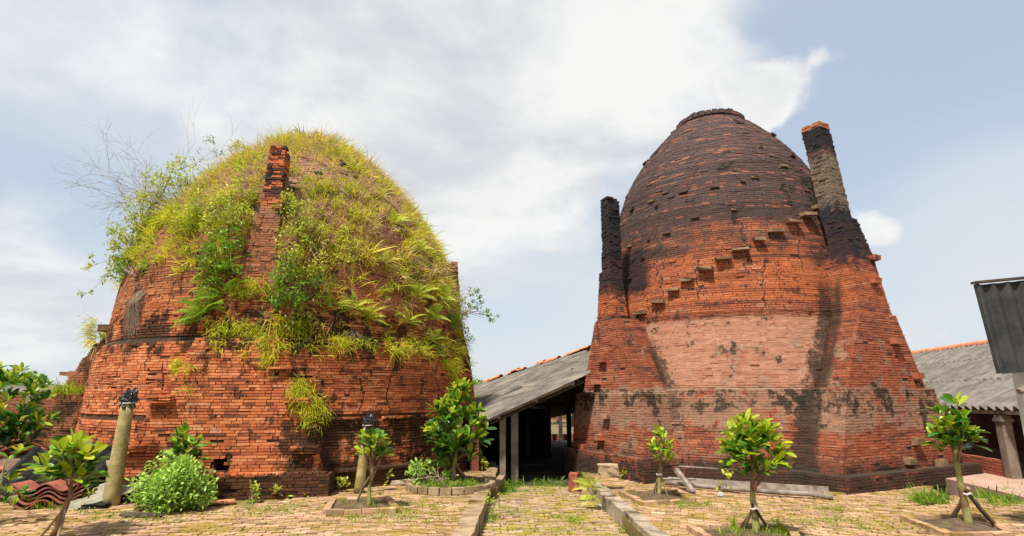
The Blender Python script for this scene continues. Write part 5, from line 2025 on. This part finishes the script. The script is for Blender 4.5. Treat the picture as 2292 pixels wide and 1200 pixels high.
def leafy(name, label, cat, centers, radii, n, lsize, mat, seed, stems=None, group=None, hue=(0, 1), base=None, flat=.0):
    """small-leaved shrub: leaf clouds on thin stems"""
    rg = np.random.default_rng(seed)
    centers, radii = np.array(centers, float), np.array(radii, float)
    if radii.ndim == 1:
        radii = np.repeat(radii[:, None], 3, 1)
    base = np.array(base if base is not None else centers.mean(0) - (0, 0, radii.mean()))
    root = empty(name, base, label, cat, group)
    st = MB()
    tips = []
    for c, r in zip(centers, radii):
        for _ in range(max(3, int(n / len(centers) / 22))):
            d = rg.normal(0, 1, 3)
            d /= np.linalg.norm(d)
            tip = c + d * r * rg.uniform(.45, 1.0) ** .5
            tips.append(tip)
            if rg.random() < .5:
                m_ = (base + tip) / 2 + rg.normal(0, .04, 3)
                st.tube([base + rg.normal(0, .03, 3), m_, tip], [.009, .006, .003], 4)
    if stems is not False and st.n:
        st.build('stem', M_TWIG, root)
    tips = np.array(tips)
    idx = rg.integers(0, len(tips), n)
    mr = float(radii.mean())
    P = tips[idx] + rg.normal(0, 1, (n, 3)) * mr * .22
    ctr = centers[np.argmin(((P[:, None] - centers[None]) ** 2).sum(2), 1)]
    out = P - ctr
    out /= np.linalg.norm(out, axis=1)[:, None] + 1e-6
    d = out * .6 + np.array([0, 0, .35]) + rg.normal(0, .6, (n, 3))
    d /= np.linalg.norm(d, axis=1)[:, None]
    s_ = np.cross(d, np.array([0, 0, 1.0]) + rg.normal(0, .4, (n, 3)))
    s_ /= np.linalg.norm(s_, axis=1)[:, None] + 1e-9
    nn = np.cross(s_, d)
    L = lsize * rg.uniform(.6, 1.25, n)
    V = np.zeros((n, 6, 3))
    for i, (t, w, q) in enumerate(((0, 0, 0), (.42, -.24, .05), (.42, .24, .05), (.75, -.17, 0), (.75, .17, 0), (1, 0, -.1))):
        V[:, i] = P + d * (L * t)[:, None] + s_ * (L * w)[:, None] + nn * (L * q)[:, None]
    hu = np.clip(rg.uniform(hue[0], hue[1], len(tips))[idx] + rg.normal(0, .12, n) + .22 * out[:, 2], 0, 1)
    Fs = np.concatenate([(np.arange(n) * 6)[:, None, None] + np.array([(0, 2, 1, 1)])[None]], 1)
    tri = (np.arange(n) * 6)[:, None, None] + np.array([(0, 2, 1), (3, 4, 5)])[None]
    quad = (np.arange(n) * 6)[:, None, None] + np.array([(1, 2, 4, 3)])[None]
    faces = [tuple(f) for f in tri.reshape(-1, 3)] + [tuple(f) for f in quad.reshape(-1, 4)]
    link('foliage', mesh('foliage', V.reshape(-1, 3), faces, mat, {'hue': np.repeat(hu, 6)}), root, 'stuff')
    return root


def kp(u, v, off=.0):
    p, n, nn = hit_kiln(u, v, LC, LPROF, off)
    return p, nn


SH = 'leafy shrubs growing on the left kiln'


def kiln_shrub(label, spots, n, lsize, mat, seed, hue=(.1, 1), name='shrub'):
    """spots: (u, v, radius, stand-off)"""
    cs, rs = [], []
    for u, v, r, off in spots:
        p, nn = kp(u, v)
        cs.append(p + nn * off)
        rs.append(r)
    p0, n0 = kp(spots[0][0], spots[0][1] + 25)
    return leafy(name, label, 'shrub', cs, rs, n, lsize, mat, seed, group=SH, hue=hue, base=p0)


kiln_shrub('pale green shrub left of the front chimney of the left kiln', [(520, 480, .34, .22), (470, 470, .30, .2), (555, 445, .26, .2), (500, 520, .28, .2), (545, 500, .22, .2)], 1500, .075, M_SHRUB, 1)
kiln_shrub('pale green shrub right of the front chimney of the left kiln', [(672, 500, .30, .25), (660, 560, .32, .28), (700, 540, .26, .22), (640, 480, .2, .25), (690, 600, .30, .25)], 1500, .075, M_SHRUB, 2)
kiln_shrub('dark leafy shrub below the shrub right of the chimney', [(660, 650, .34, .25), (650, 700, .32, .22), (700, 690, .34, .2), (640, 610, .24, .3), (720, 640, .26, .2), (620, 665, .22, .3)], 1700, .065, M_SHRUB_D, 3, (.3, 1))
kiln_shrub('yellowish shrub on the left shoulder of the left kiln', [(400, 440, .34, .2), (360, 490, .34, .15), (430, 500, .3, .15), (330, 530, .34, .2), (440, 410, .26, .2), (310, 560, .3, .2), (375, 450, .34, .3), (345, 500, .34, .3)], 2100, .07, M_SHRUB, 4, (.4, 1))
kiln_shrub('small green shrub in the brick face left of the chimney foot', [(490, 590, .24, .18), (505, 560, .24, .2), (520, 625, .24, .2), (470, 640, .2, .15), (525, 545, .2, .2)], 850, .08, M_SHRUB_D, 5, (.5, 1))
kiln_shrub('low shrub beside the upper chimney of the left kiln', [(575, 370, .24, .15), (560, 400, .24, .15), (540, 350, .2, .12)], 600, .06, M_SHRUB, 6, (.3, .9))
kiln_shrub('green shrub low at the right edge of the left kiln', [(1025, 690, .25, .12), (1030, 750, .22, .12), (1005, 720, .2, .12)], 700, .07, M_SHRUB_D, 7, (.5, 1))
kiln_shrub('small shrub in the middle of the grassy dome', [(800, 560, .2, .14), (760, 590, .2, .14), (770, 530, .16, .12)], 420, .07, M_SHRUB, 8, (.4, 1))
kiln_shrub('thick yellow-green shrub along the left skyline of the left kiln', [(300, 530, .30, .15), (285, 570, .26, .12), (335, 480, .32, .2), (370, 430, .30, .2), (275, 600, .2, .1), (320, 560, .26, .12), (410, 395, .26, .15)], 2000, .068, M_SHRUB, 12, (.25, .95))
kiln_shrub('creeping green shrub over the left wall top of the left kiln', [(300, 590, .22, .1), (340, 600, .2, .1), (280, 620, .16, .1)], 480, .06, M_SHRUB_D, 9, (.4, 1))


def sprig(label, start, tips, n, lsize, mat, seed, cat='shrub', name='sprig', r=.12):
    cs = [np.array(t) for t in tips]
    return leafy(name, label, cat, cs, [r] * len(cs), n, lsize, mat, seed, base=start, group='sprays of twigs leaning out from the left kiln', hue=(.2, .9))


s0, _ = kp(290, 560)
sprig('leafy spray leaning out from the left edge of the left kiln', s0, [px(250, 545, 13.9), px(215, 580, 13.8), px(195, 605, 13.7), px(190, 650, 13.7), px(225, 620, 13.8), px(262, 525, 14.0)], 260, .075, M_SHRUB, 31, r=.13)
s0 = at_y(1035, 700, 13.8)
sprig('leafy branch leaning out from the right edge of the left kiln', s0, [px(1060, 650, 13.7), px(1075, 680, 13.7), px(1098, 700, 13.6), px(1085, 695, 13.7), px(1065, 672, 13.7), px(1104, 712, 13.6)], 280, .07, M_SHRUB_D, 32, r=.12)
s0, _ = kp(500, 400)
sprig('tall thin leafy shoot on the left skyline of the left kiln', s0, [px(470, 325, 13.6), px(478, 310, 13.6), px(440, 350, 13.6), px(415, 370, 13.6), px(490, 345, 13.7)], 220, .055, M_SHRUB_D, 33, r=.15)


def bare_bush():
    rg = np.random.default_rng(55)
    s0, _ = kp(395, 490)
    root = empty('bare_bush', s0, 'leafless twiggy bush spreading left from the left kiln dome', 'bush')
    m = MB()

    def grow(p, d, L, r, lev):
        d = d / np.linalg.norm(d)
        q = p + d * L * .5 + rg.normal(0, .03, 3)
        e = p + d * L + rg.normal(0, .06, 3)
        m.tube([p, q, e], [r, r * .8, r * .55], 4)
        if lev == 0:
            return
        for _ in range(rg.integers(2, 4)):
            grow(q if rg.random() < .35 else e, d + rg.normal(0, .45, 3) + (0, 0, .08), L * rg.uniform(.55, .8), r * .6, lev - 1)

    for k in range(15):
        tgt = px(rg.uniform(265, 430), rg.uniform(390, 500), 13.5 + rg.uniform(-.4, .6))
        d = np.array(tgt) - s0
        grow(s0 + rg.normal(0, .1, 3), d, np.linalg.norm(d) * .45, .015, 4)
    m.build('twigs', M_TWIG, root)


bare_bush()


# dry roots hanging on the left wall
def dry_clump(label, u, v, n, h, seed):
    rg = np.random.default_rng(seed)
    p, nn = kp(u, v)
    root = empty('dry_plant', p, label, 'dry plant', 'withered plants on the left kiln wall')
    m = MB()
    t = np.array([-nn[1], nn[0], 0])
    for _ in range(n):
        a = p + t * rg.normal(0, .06) + (0, 0, rg.uniform(-.05, .1))
        w = rg.normal(0, .16)
        m.tube([a, a + nn * rg.uniform(.05, .2) + t * w * .5 - (0, 0, h * .35), a + nn * rg.uniform(.03, .14) + t * w - (0, 0, h * rg.uniform(.7, 1.2))], [.005, .004, .002], 3)
    m.build('withered_stem', M_TWIG, root)


dry_clump('withered hanging plant on the left wall of the left kiln', 318, 660, 110, .75, 1)
dry_clump('withered brown plant below the dome on the right side', 940, 620, 70, .5, 2)
dry_clump('short withered tuft right of the front buttress', 790, 745, 50, .35, 3)


# ferns
def frond_mesh(i, mat, L=1.0):
    rg = np.random.default_rng(i)
    V, Fs = [], []
    n = 17
    pts = []
    for k in range(n + 1):
        t = k / n
        pts.append(np.array([0, t, .32 * t - .62 * t * t]))
    for k in range(n):
        a, b = pts[k], pts[k + 1]
        o = len(V)
        w = .008 * (1 - k / n) + .003
        V += [a + (-w, 0, 0), a + (w, 0, 0), b + (w * .8, 0, 0), b + (-w * .8, 0, 0)]
        Fs.append((o, o + 1, o + 2, o + 3))
        t = (k + .5) / n
        if t < .12:
            continue
        pl = .30 * math.sin(math.pi * min(1, (t * 1.02) ** .7)) * rg.uniform(.85, 1.1) + .02
        for s_ in (-1, 1):
            d = np.array([s_ * .92, .42, -.16 + rg.normal(0, .06)])
            d /= np.linalg.norm(d)
            wv = np.array([0, .026, 0.004])
            o = len(V)
            V += [a, a + d * pl * .5 - wv, a + d * pl, a + d * pl * .5 + wv]
            Fs.append((o, o + 1, o + 2, o + 3) if s_ > 0 else (o + 3, o + 2, o + 1, o))
    return mesh('frond', np.array(V), Fs, mat)


FR_Y = [frond_mesh(i, M_FERN) for i in range(3)]
FR_G = [frond_mesh(10 + i, M_FERN_G) for i in range(3)]


def fern(label, p, nn, size, n, seed, green=False, group='ferns growing on the left kiln', hang=.25):
    rg = np.random.default_rng(seed)
    p, nn = np.array(p, float), np.array(nn, float)
    root = empty('fern', p, label, 'fern', group)
    t = np.array([-nn[1], nn[0], 0])
    t /= np.linalg.norm(t) + 1e-9
    for k in range(n):
        a = math.pi * (k + .5) / n + rg.normal(0, .15)
        d = t * math.cos(a) * 1.0 + nn * rg.uniform(.35, .8) + np.array([0, 0, 1.0]) * (math.sin(a) * .8 - hang)
        d /= np.linalg.norm(d)
        x = np.cross(d, nn * .6 + np.array([0, 0, .8]))
        x /= np.linalg.norm(x) + 1e-9
        s_ = size * rg.uniform(.75, 1.2)
        z = np.cross(x, d)
        M = Matrix((Vector(x), Vector(d), Vector(z))).transposed().to_4x4() @ Matrix.Diagonal((s_, s_, s_, 1))
        o = bpy.data.objects.new('frond', (FR_G if green else FR_Y)[int(rg.integers(3))])
        COL.objects.link(o)
        o.parent = root
        o.matrix_local = M


for i, (u, v, s_, n, g, lab) in enumerate([
    (500, 610, .50, 8, True, 'green fern left of the chimney foot on the left kiln'),
    (465, 700, .60, 10, True, 'large green fern left of the front buttress top'),
    (510, 660, .55, 9, True, 'green fern directly under the chimney foot shrub'),
    (440, 720, .42, 7, True, 'lower green fern on the left wall beside the buttress'),
    (790, 690, .48, 9, False, 'pale fern above the ledge right of the front buttress'),
    (820, 710, .42, 8, False, 'pale drooping fern at the corner of the dark wall patch'),
    (745, 680, .40, 8, False, 'yellow fern right of the dark leafy shrub'),
    (930, 660, .48, 9, False, 'yellow fern on the upper right slope of the left kiln'),
    (960, 710, .50, 9, False, 'yellow fern mid way down the right slope'),
    (985, 670, .46, 8, False, 'yellow fern near the right edge of the left kiln'),
    (910, 720, .42, 8, False, 'yellow fern above the right ledge of the left kiln'),
    (960, 760, .38, 7, False, 'lowest yellow fern on the right ledge'),
    (880, 500, .40, 8, False, 'fern in the grass of the upper right dome'),
    (930, 560, .42, 8, False, 'fern among dry grass on the right shoulder'),
    (850, 440, .36, 7, False, 'small fern below the dark bricks of the dome'),
    (790, 380, .34, 7, False, 'small fern near the top right of the dome'),
    (470, 560, .36, 7, True, 'green fern among the left hand shrubs'),
    (860, 590, .40, 8, False, 'fern on the open brick slope right of centre'),
]):
    p, nn = kp(u, v, .02)
    fern(lab, p, nn, s_, n, 200 + i, g)

# dark exposed bricks in the crown of the left kiln
for k in range(26):
    u, v = 800 + RNG.normal(0, 38), 375 + RNG.normal(0, 14)
    slab_on_wall(lk, 'loose_brick', u, v, LC, LPROF, .2, .06, .05, M_DARKSHEET if k % 2 else M_LB)
for k in range(14):
    slab_on_wall(lk, 'loose_brick', RNG.uniform(690, 790), 312 + RNG.uniform(-8, 16), LC, LPROF, .2, .07, .05, M_LB)

# round pale bush on the left pavement
b = np.array(gp(385, 1142))
leafy('round_bush', 'round pale green bush on the pavement beside the tall post', 'bush', [b + (x, y, z) for x, y, z in ((-.31, 0, .28), (.22, 0, .29), (-.03, -.1, .37), (-.17, .1, .50), (.12, .05, .48), (.0, -.2, .22), (-.42, .05, .18), (.32, .05, .2))],
      [.28, .26, .30, .25, .23, .22, .20, .19], 4300, .074, M_BUSH, 70, base=b)

# fern-like weed hanging over the right kerb, ring planter weeds, small weeds
b = np.array(gp(1325, 1096))
fern('pale feathery weed hanging over the end of the right kerb', b + (0.02, 0, .06), np.array([-.5, -.8, .3]), .34, 12, 401, False, 'weeds by the path', .35)
fern('second feathery weed lower down the right kerb', np.array(gp(1332, 1110)) + (-.03, -.03, -.02), np.array([-.7, -.7, .1]), .24, 9, 402, False, 'weeds by the path', .6)


def weed(label, p, h, n, seed, mat=None, ls=.09):
    p = np.array(p, float)
    rg = np.random.default_rng(seed)
    cs = [p + (rg.normal(0, .06), rg.normal(0, .06), h * f) for f in (.35, .65, .9)]
    leafy('weed', label, 'weed', cs, [.09, .10, .07], n, ls, mat or M_SHRUB, seed, group='small leafy weeds at the foot of the kilns', hue=(.2, .8), base=p)


for i, (u, v, h, n, lab) in enumerate([
    (565, 1122, .26, 50, 'upright weed at the left foot of the front buttress'),
    (650, 1112, .14, 50, 'low weed in the middle of the buttress foot'),
    (628, 1116, .12, 26, 'tiny weed left of the low buttress weed'),
    (690, 1110, .14, 36, 'weed near the right end of the buttress foot'),
    (738, 1092, .36, 60, 'weed in the corner between buttress and kiln wall'),
    (765, 1100, .16, 40, 'pale weed beside the short post foot'),
    (862, 1086, .22, 90, 'leafy weed right of the short post at the wall'),
    (930, 1082, .26, 80, 'weed left of the brick ring planter'),
    (1068, 1052, .34, 120, 'bright weed right of the bushy tree by the shed'),
    (935, 1030, .14, 30, 'weed growing on the plinth ledge of the left kiln'),
    (905, 1022, .12, 24, 'small sprig in the kiln wall above the plinth'),
    (1398, 1074, .12, 26, 'weed at the right kiln foot left of the small tree'),
    (1432, 1076, .14, 34, 'weed at the right kiln foot beside the small tree'),
    (1788, 1084, .16, 34, 'weed at the foot of the right kiln behind the beam'),
    (1625, 1100, .26, 30, 'slender weed growing between the timber poles'),
    (200, 1128, .14, 60, 'weed spreading left of the tall post foot'),
    (275, 1120, .22, 90, 'weed in the gap right of the tall post'),
    (1100, 1130, .12, 30, 'weed at the end of the pale beam on the path'),
]):
    weed(lab, gp(u, v), h, n, 500 + i)
b = np.array([-1.25, 10.95, .1])
leafy('weed', 'mixed pale weeds inside the brick ring planter', 'weed', [b + (-.45, .1, .18), b + (-.25, .3, .28), b + (.1, .35, .15), b + (-.5, -.15, .1), b + (-.1, .42, .38)], [.18, .18, .2, .15, .12], 420, .09, M_BUSH, 71, base=b,
      group='small leafy weeds at the foot of the kilns')


def ground_grass():
    rg = np.random.default_rng(66)
    C, hue, size = [], [], []

    def scatter(u0, u1, v0, v1, n, h0, h1, s0, s1, z=0.0, clump=.0):
        for _ in range(n):
            p = ground(rg.uniform(u0, u1), rg.uniform(v0, v1), z)
            C.append(p + (rg.normal(0, clump), rg.normal(0, clump), 0))
            hue.append(rg.uniform(h0, h1))
            size.append(rg.uniform(s0, s1))

    # thin moss and grass between the pavers
    for (u, v, w, h, n) in ((900, 1140, 110, 22, 130), (820, 1160, 120, 14, 100), (960, 1165, 120, 20, 90), (640, 1140, 90, 12, 60), (560, 1150, 110, 14, 70), (330, 1165, 120, 10, 70), (200, 1150, 60, 12, 40),
                            (1560, 1135, 60, 9, 120), (1420, 1120, 30, 14, 60), (1850, 1142, 50, 6, 70), (1880, 1172, 90, 12, 90), (1700, 1150, 150, 22, 60), (2000, 1180, 120, 12, 60), (1790, 1175, 80, 16, 60)):
        for _ in range(n):
            p = ground(u + rg.normal(0, w * .5), v + rg.normal(0, h * .5))
            C.append(p)
            hue.append(rg.uniform(.1, 1))
            size.append(rg.uniform(.012, .036))
    for (u, v, w, h, n) in ((1280, 1165, 40, 12, 90), (1150, 1150, 60, 18, 60), (1190, 1100, 60, 14, 70), (1130, 1105, 12, 20, 70), (1100, 1160, 14, 26, 90), (1230, 1190, 120, 8, 50), (1400, 1185, 20, 14, 40)):
        for _ in range(n):
            p = ground(u + rg.normal(0, w * .5), v + rg.normal(0, h * .5), Z_PATH)
            C.append(p)
            hue.append(rg.uniform(.1, 1))
            size.append(rg.uniform(.012, .036))
    scatter(60, 200, 1128, 1140, 60, .2, .8, .05, .12)
    scatter(765, 850, 1128, 1145, 110, .0, .5, .03, .09)
    scatter(1450, 1500, 1110, 1122, 50, .0, .6, .03, .08)
    scatter(1610, 1760, 1196, 1215, 130, .1, .8, .05, .16)
    scatter(2120, 2180, 1178, 1190, 40, .1, .7, .03, .08)
    scatter(925, 1070, 1080, 1094, 150, .1, .8, .05, .14, .06)
    scatter(20, 110, 1110, 1125, 60, .1, .8, .06, .15)
    C = np.array(C)
    B = tufts(C, np.zeros((len(C), 3)), np.array(size), 9, np.array(hue), rg, .9, 1.0, .03)
    o = blades('grass', B[0], B[1], B[2], B[3], B[4], M_TURF, .25, None, 8)
    tag(o, 'short moss and grass sprouting between the paving bricks', 'grass')
    C = np.array([ground(rg.uniform(2040, 2120), rg.uniform(1118, 1130), 0) for _ in range(60)] + [ground(rg.uniform(2190, 2330), rg.uniform(1108, 1152), -.1) for _ in range(420)])
    B = tufts(C, np.zeros((len(C), 3)), rg.uniform(.1, .3, len(C)), 12, rg.uniform(.0, .8, len(C)), rg, .9, .9, .05)
    o = blades('grass', B[0], B[1], B[2], B[3], B[4], M_TURF, .45, None, 10)
    tag(o, 'bright green weeds and grass between pavement and right shed', 'grass')
    C = np.array([(rg.uniform(-.1, 1.1), rg.uniform(12.3, 12.9), Z_PATH - .02) for _ in range(70)] + [(rg.uniform(-.3, .1), rg.uniform(11.5, 12.6), Z_PATH - .02) for _ in range(50)])
    B = tufts(C, np.zeros((len(C), 3)), rg.uniform(.05, .22, len(C)), 10, rg.uniform(.0, .6, len(C)), rg, .9, 1, .04)
    o = blades('grass', B[0], B[1], B[2], B[3], B[4], M_TURF, .3, None, 11)
    tag(o, 'dark green weeds on the threshold of the middle shed', 'grass')
    # small upright blades at the bottom right tree
    C = np.array([ground(u, 1192) for u in (1640, 1644, 1648, 1745, 1752)])
    B = tufts(C, np.zeros((5, 3)), np.full(5, .2), 8, np.full(5, .9), rg, .3, 1.6, .01)
    o = blades('grass', B[0], B[1], B[2], B[3], B[4], M_TURF, .05, None, 12)
    tag(o, 'thin upright grass stalks beside the round-headed tree', 'grass')


ground_grass()


def leaf_litter():
    rg = np.random.default_rng(515)
    V, Fs, hue = [], [], []
    for k in range(420):
        if k % 3 == 0:
            x, y, z = rg.uniform(-.35, 1.45), rg.uniform(6.2, 12.2), Z_PATH + .008
        elif k % 3 == 1:
            x, y, z = rg.uniform(-7, -.6), rg.uniform(6.5, 10.6), .012
        else:
            x, y, z = rg.uniform(1.9, 8.0), rg.uniform(6.5, 10.6), .012
        s_, a = rg.uniform(.02, .055), rg.uniform(0, 6.3)
        d, t = np.array([math.cos(a), math.sin(a), 0]), np.array([-math.sin(a), math.cos(a), 0])
        o = len(V)
        V += [(x, y, z) - d * s_, np.array((x, y, z + rg.uniform(.004, .02))) - t * s_ * .45, (x, y, z + rg.uniform(0, .02)) + d * s_, np.array((x, y, z + rg.uniform(.004, .02))) + t * s_ * .45]
        Fs.append((o, o + 1, o + 2, o + 3))
        hue += [rg.uniform(.6, 1)] * 4
    lo_ = link('leaf_litter', mesh('leaf_litter', np.array(V), Fs, M_LITTER, {'hue': np.array(hue)}), None, 'stuff')
    tag(lo_, 'dry fallen leaves and crumbs scattered over the brick paving', 'leaf litter')


M_LITTER = grass_mat('dry_leaves', [(0.0, (0.10, 0.06, 0.03)), (0.7, (0.16, 0.09, 0.04)), (1.0, (0.30, 0.18, 0.07))])
leaf_litter()


# ------------------------------------------------------------------ far things
def far_tree(label, x, y, h, r, seed, n=1600):
    rg = np.random.default_rng(seed)
    root = empty('far_tree', (x, y, -.4), label, 'tree', 'distant trees on the horizon')
    MB().tube([(x, y, -.4), (x + .1, y, h * .4), (x, y, h * .75)], [r * .09, r * .07, r * .03], 7).build('trunk', M_BARKR, root)
    cs = np.array([(x + rg.uniform(-.6, .6) * r, y + rg.uniform(-.6, .6) * r, h * rg.uniform(.45, .9)) for _ in range(12)])
    k = rg.integers(0, 12, n)
    d = rg.normal(0, 1, (n, 3))
    d /= np.linalg.norm(d, axis=1)[:, None]
    P = cs[k] + d * (r * .42) * rg.uniform(.5, 1, (n, 1)) ** .4
    a = rg.normal(0, 1, (n, 3))
    a /= np.linalg.norm(a, axis=1)[:, None]
    b_ = np.cross(a, rg.normal(0, 1, (n, 3)))
    b_ /= np.linalg.norm(b_, axis=1)[:, None]
    s_ = r * .09 * rg.uniform(.6, 1.3, (n, 1))
    V = np.stack([P - a * s_, P + b_ * s_ * .5, P + a * s_, P - b_ * s_ * .5], 1)
    link('crown', mesh('crown', V.reshape(-1, 3), np.arange(n * 4).reshape(-1, 4), M_SHRUB_D, {'hue': np.repeat(np.clip(rg.uniform(.2, .9, n) + .2 * d[:, 2], 0, 1), 4)}), root, 'stuff')


p = at_y(40, 870, 52)
far_tree('distant rounded tree behind the dense dark-leaved tree', p[0], 52, 3.4, 2.6, 1)
p = at_y(1066, 870, 75)
far_tree('distant tree peeping over the roof of the middle shed', p[0], 75, 3.7, 2.6, 2)
p = at_y(1281, 900, 42)
far_tree('bright bush seen through the far posts of the shed', p[0], 42, 2.2, 1.8, 3)
p = at_y(1248, 900, 48)
far_tree('low green bush beyond the middle opening of the shed', p[0], 48, 1.0, 1.6, 4, 900)
p = at_y(1228, 900, 46)
far_tree('small bush left beyond the shed opening', p[0], 46, .9, 1.2, 5, 700)


def far_brick_house(label, x, y, w, d, h, rz, roof, tile):
    root = empty('brick_outbuilding', (x, y, -.4), label, 'building')
    m = MB()
    m.cube(x - w / 2, x + w / 2, y - d / 2, y + d / 2, -.42, h)
    m.build('wall', M_DULLBRICK, root)
    n = 8
    for k in range(n):
        x0 = x - w / 2 - .3 + (w + .6) * k / n
        m = MB()
        m.box((x0 + (w + .6) / n / 2, y - d / 4 - .1, h + roof / 2), ((w + .6) / n / 2 - .01, 0, 0), (0, d / 4 + .2, roof / 2), (0, -.02, .03), .01)
        m.build('roof_panel', tile, root)
        m = MB()
        m.box((x0 + (w + .6) / n / 2, y + d / 4 + .1, h + roof / 2), ((w + .6) / n / 2 - .01, 0, 0), (0, d / 4 + .2, -roof / 2), (0, .02, .03), .01)
        m.build('roof_panel', tile, root)


p = at_y(1236, 915, 58)
far_brick_house('red brick building seen far behind through the shed', p[0] + 1.5, 58, 9, 5, .85, 0, .6, M_TERRA)
p = at_y(105, 880, 30)
far_brick_house('low red brick outbuilding with grey roof behind the left kiln', p[0] - .4, 30, 3.6, 3, 1.75, 0, .45, M_ROOF)


# low brick wall behind, left: every brick that can still be told apart
def back_wall():
    root = empty('brick_wall', (-14, 19, -.4), 'low red brick wall running behind the rubble heap', 'wall')
    rg = np.random.default_rng(4)
    d = np.array([.97, .24, 0])
    d /= np.linalg.norm(d)
    n = np.array([d[1], -d[0], 0])
    o0 = np.array([-17.0, 18.0, 0])
    MB().box(o0 + d * 3.2 + (0, 0, .70) - n * .12, d * 3.3, n * .10, (0, 0, 1.08)).build('wall_core', M_DULLBRICK, root)
    for r in range(12):
        for k in range(24):
            p = o0 + d * (k * .27 + (r % 2) * .13) + np.array([0, 0, .55 + r * .1])
            MB().box(p - n * rg.uniform(0, .02), d * .128, n * .05, (0, 0, .044), .004).build('brick', M_DULLBRICK, root)


back_wall()
p = at_y(74, 872, 17.5)
t_ = empty('stump_post', (p[0], p[1], 0), 'grey broken post with a thin rod behind the dense tree', 'post')
MB().tube([(p[0], p[1], -.4), (p[0], p[1], p[2] - .05), (p[0] + .03, p[1], p[2] + .12)], [.14, .13, .10], 8, .05).build('shaft', M_CONC, t_)
MB().tube([(p[0] + .05, p[1], p[2]), (p[0] + .10, p[1], p[2] + .34)], .028, 5).build('rod', M_WOODD, t_)

for o in list(bpy.data.objects):
    if o.type == 'MESH' and o.data is not None:
        o.data.update()
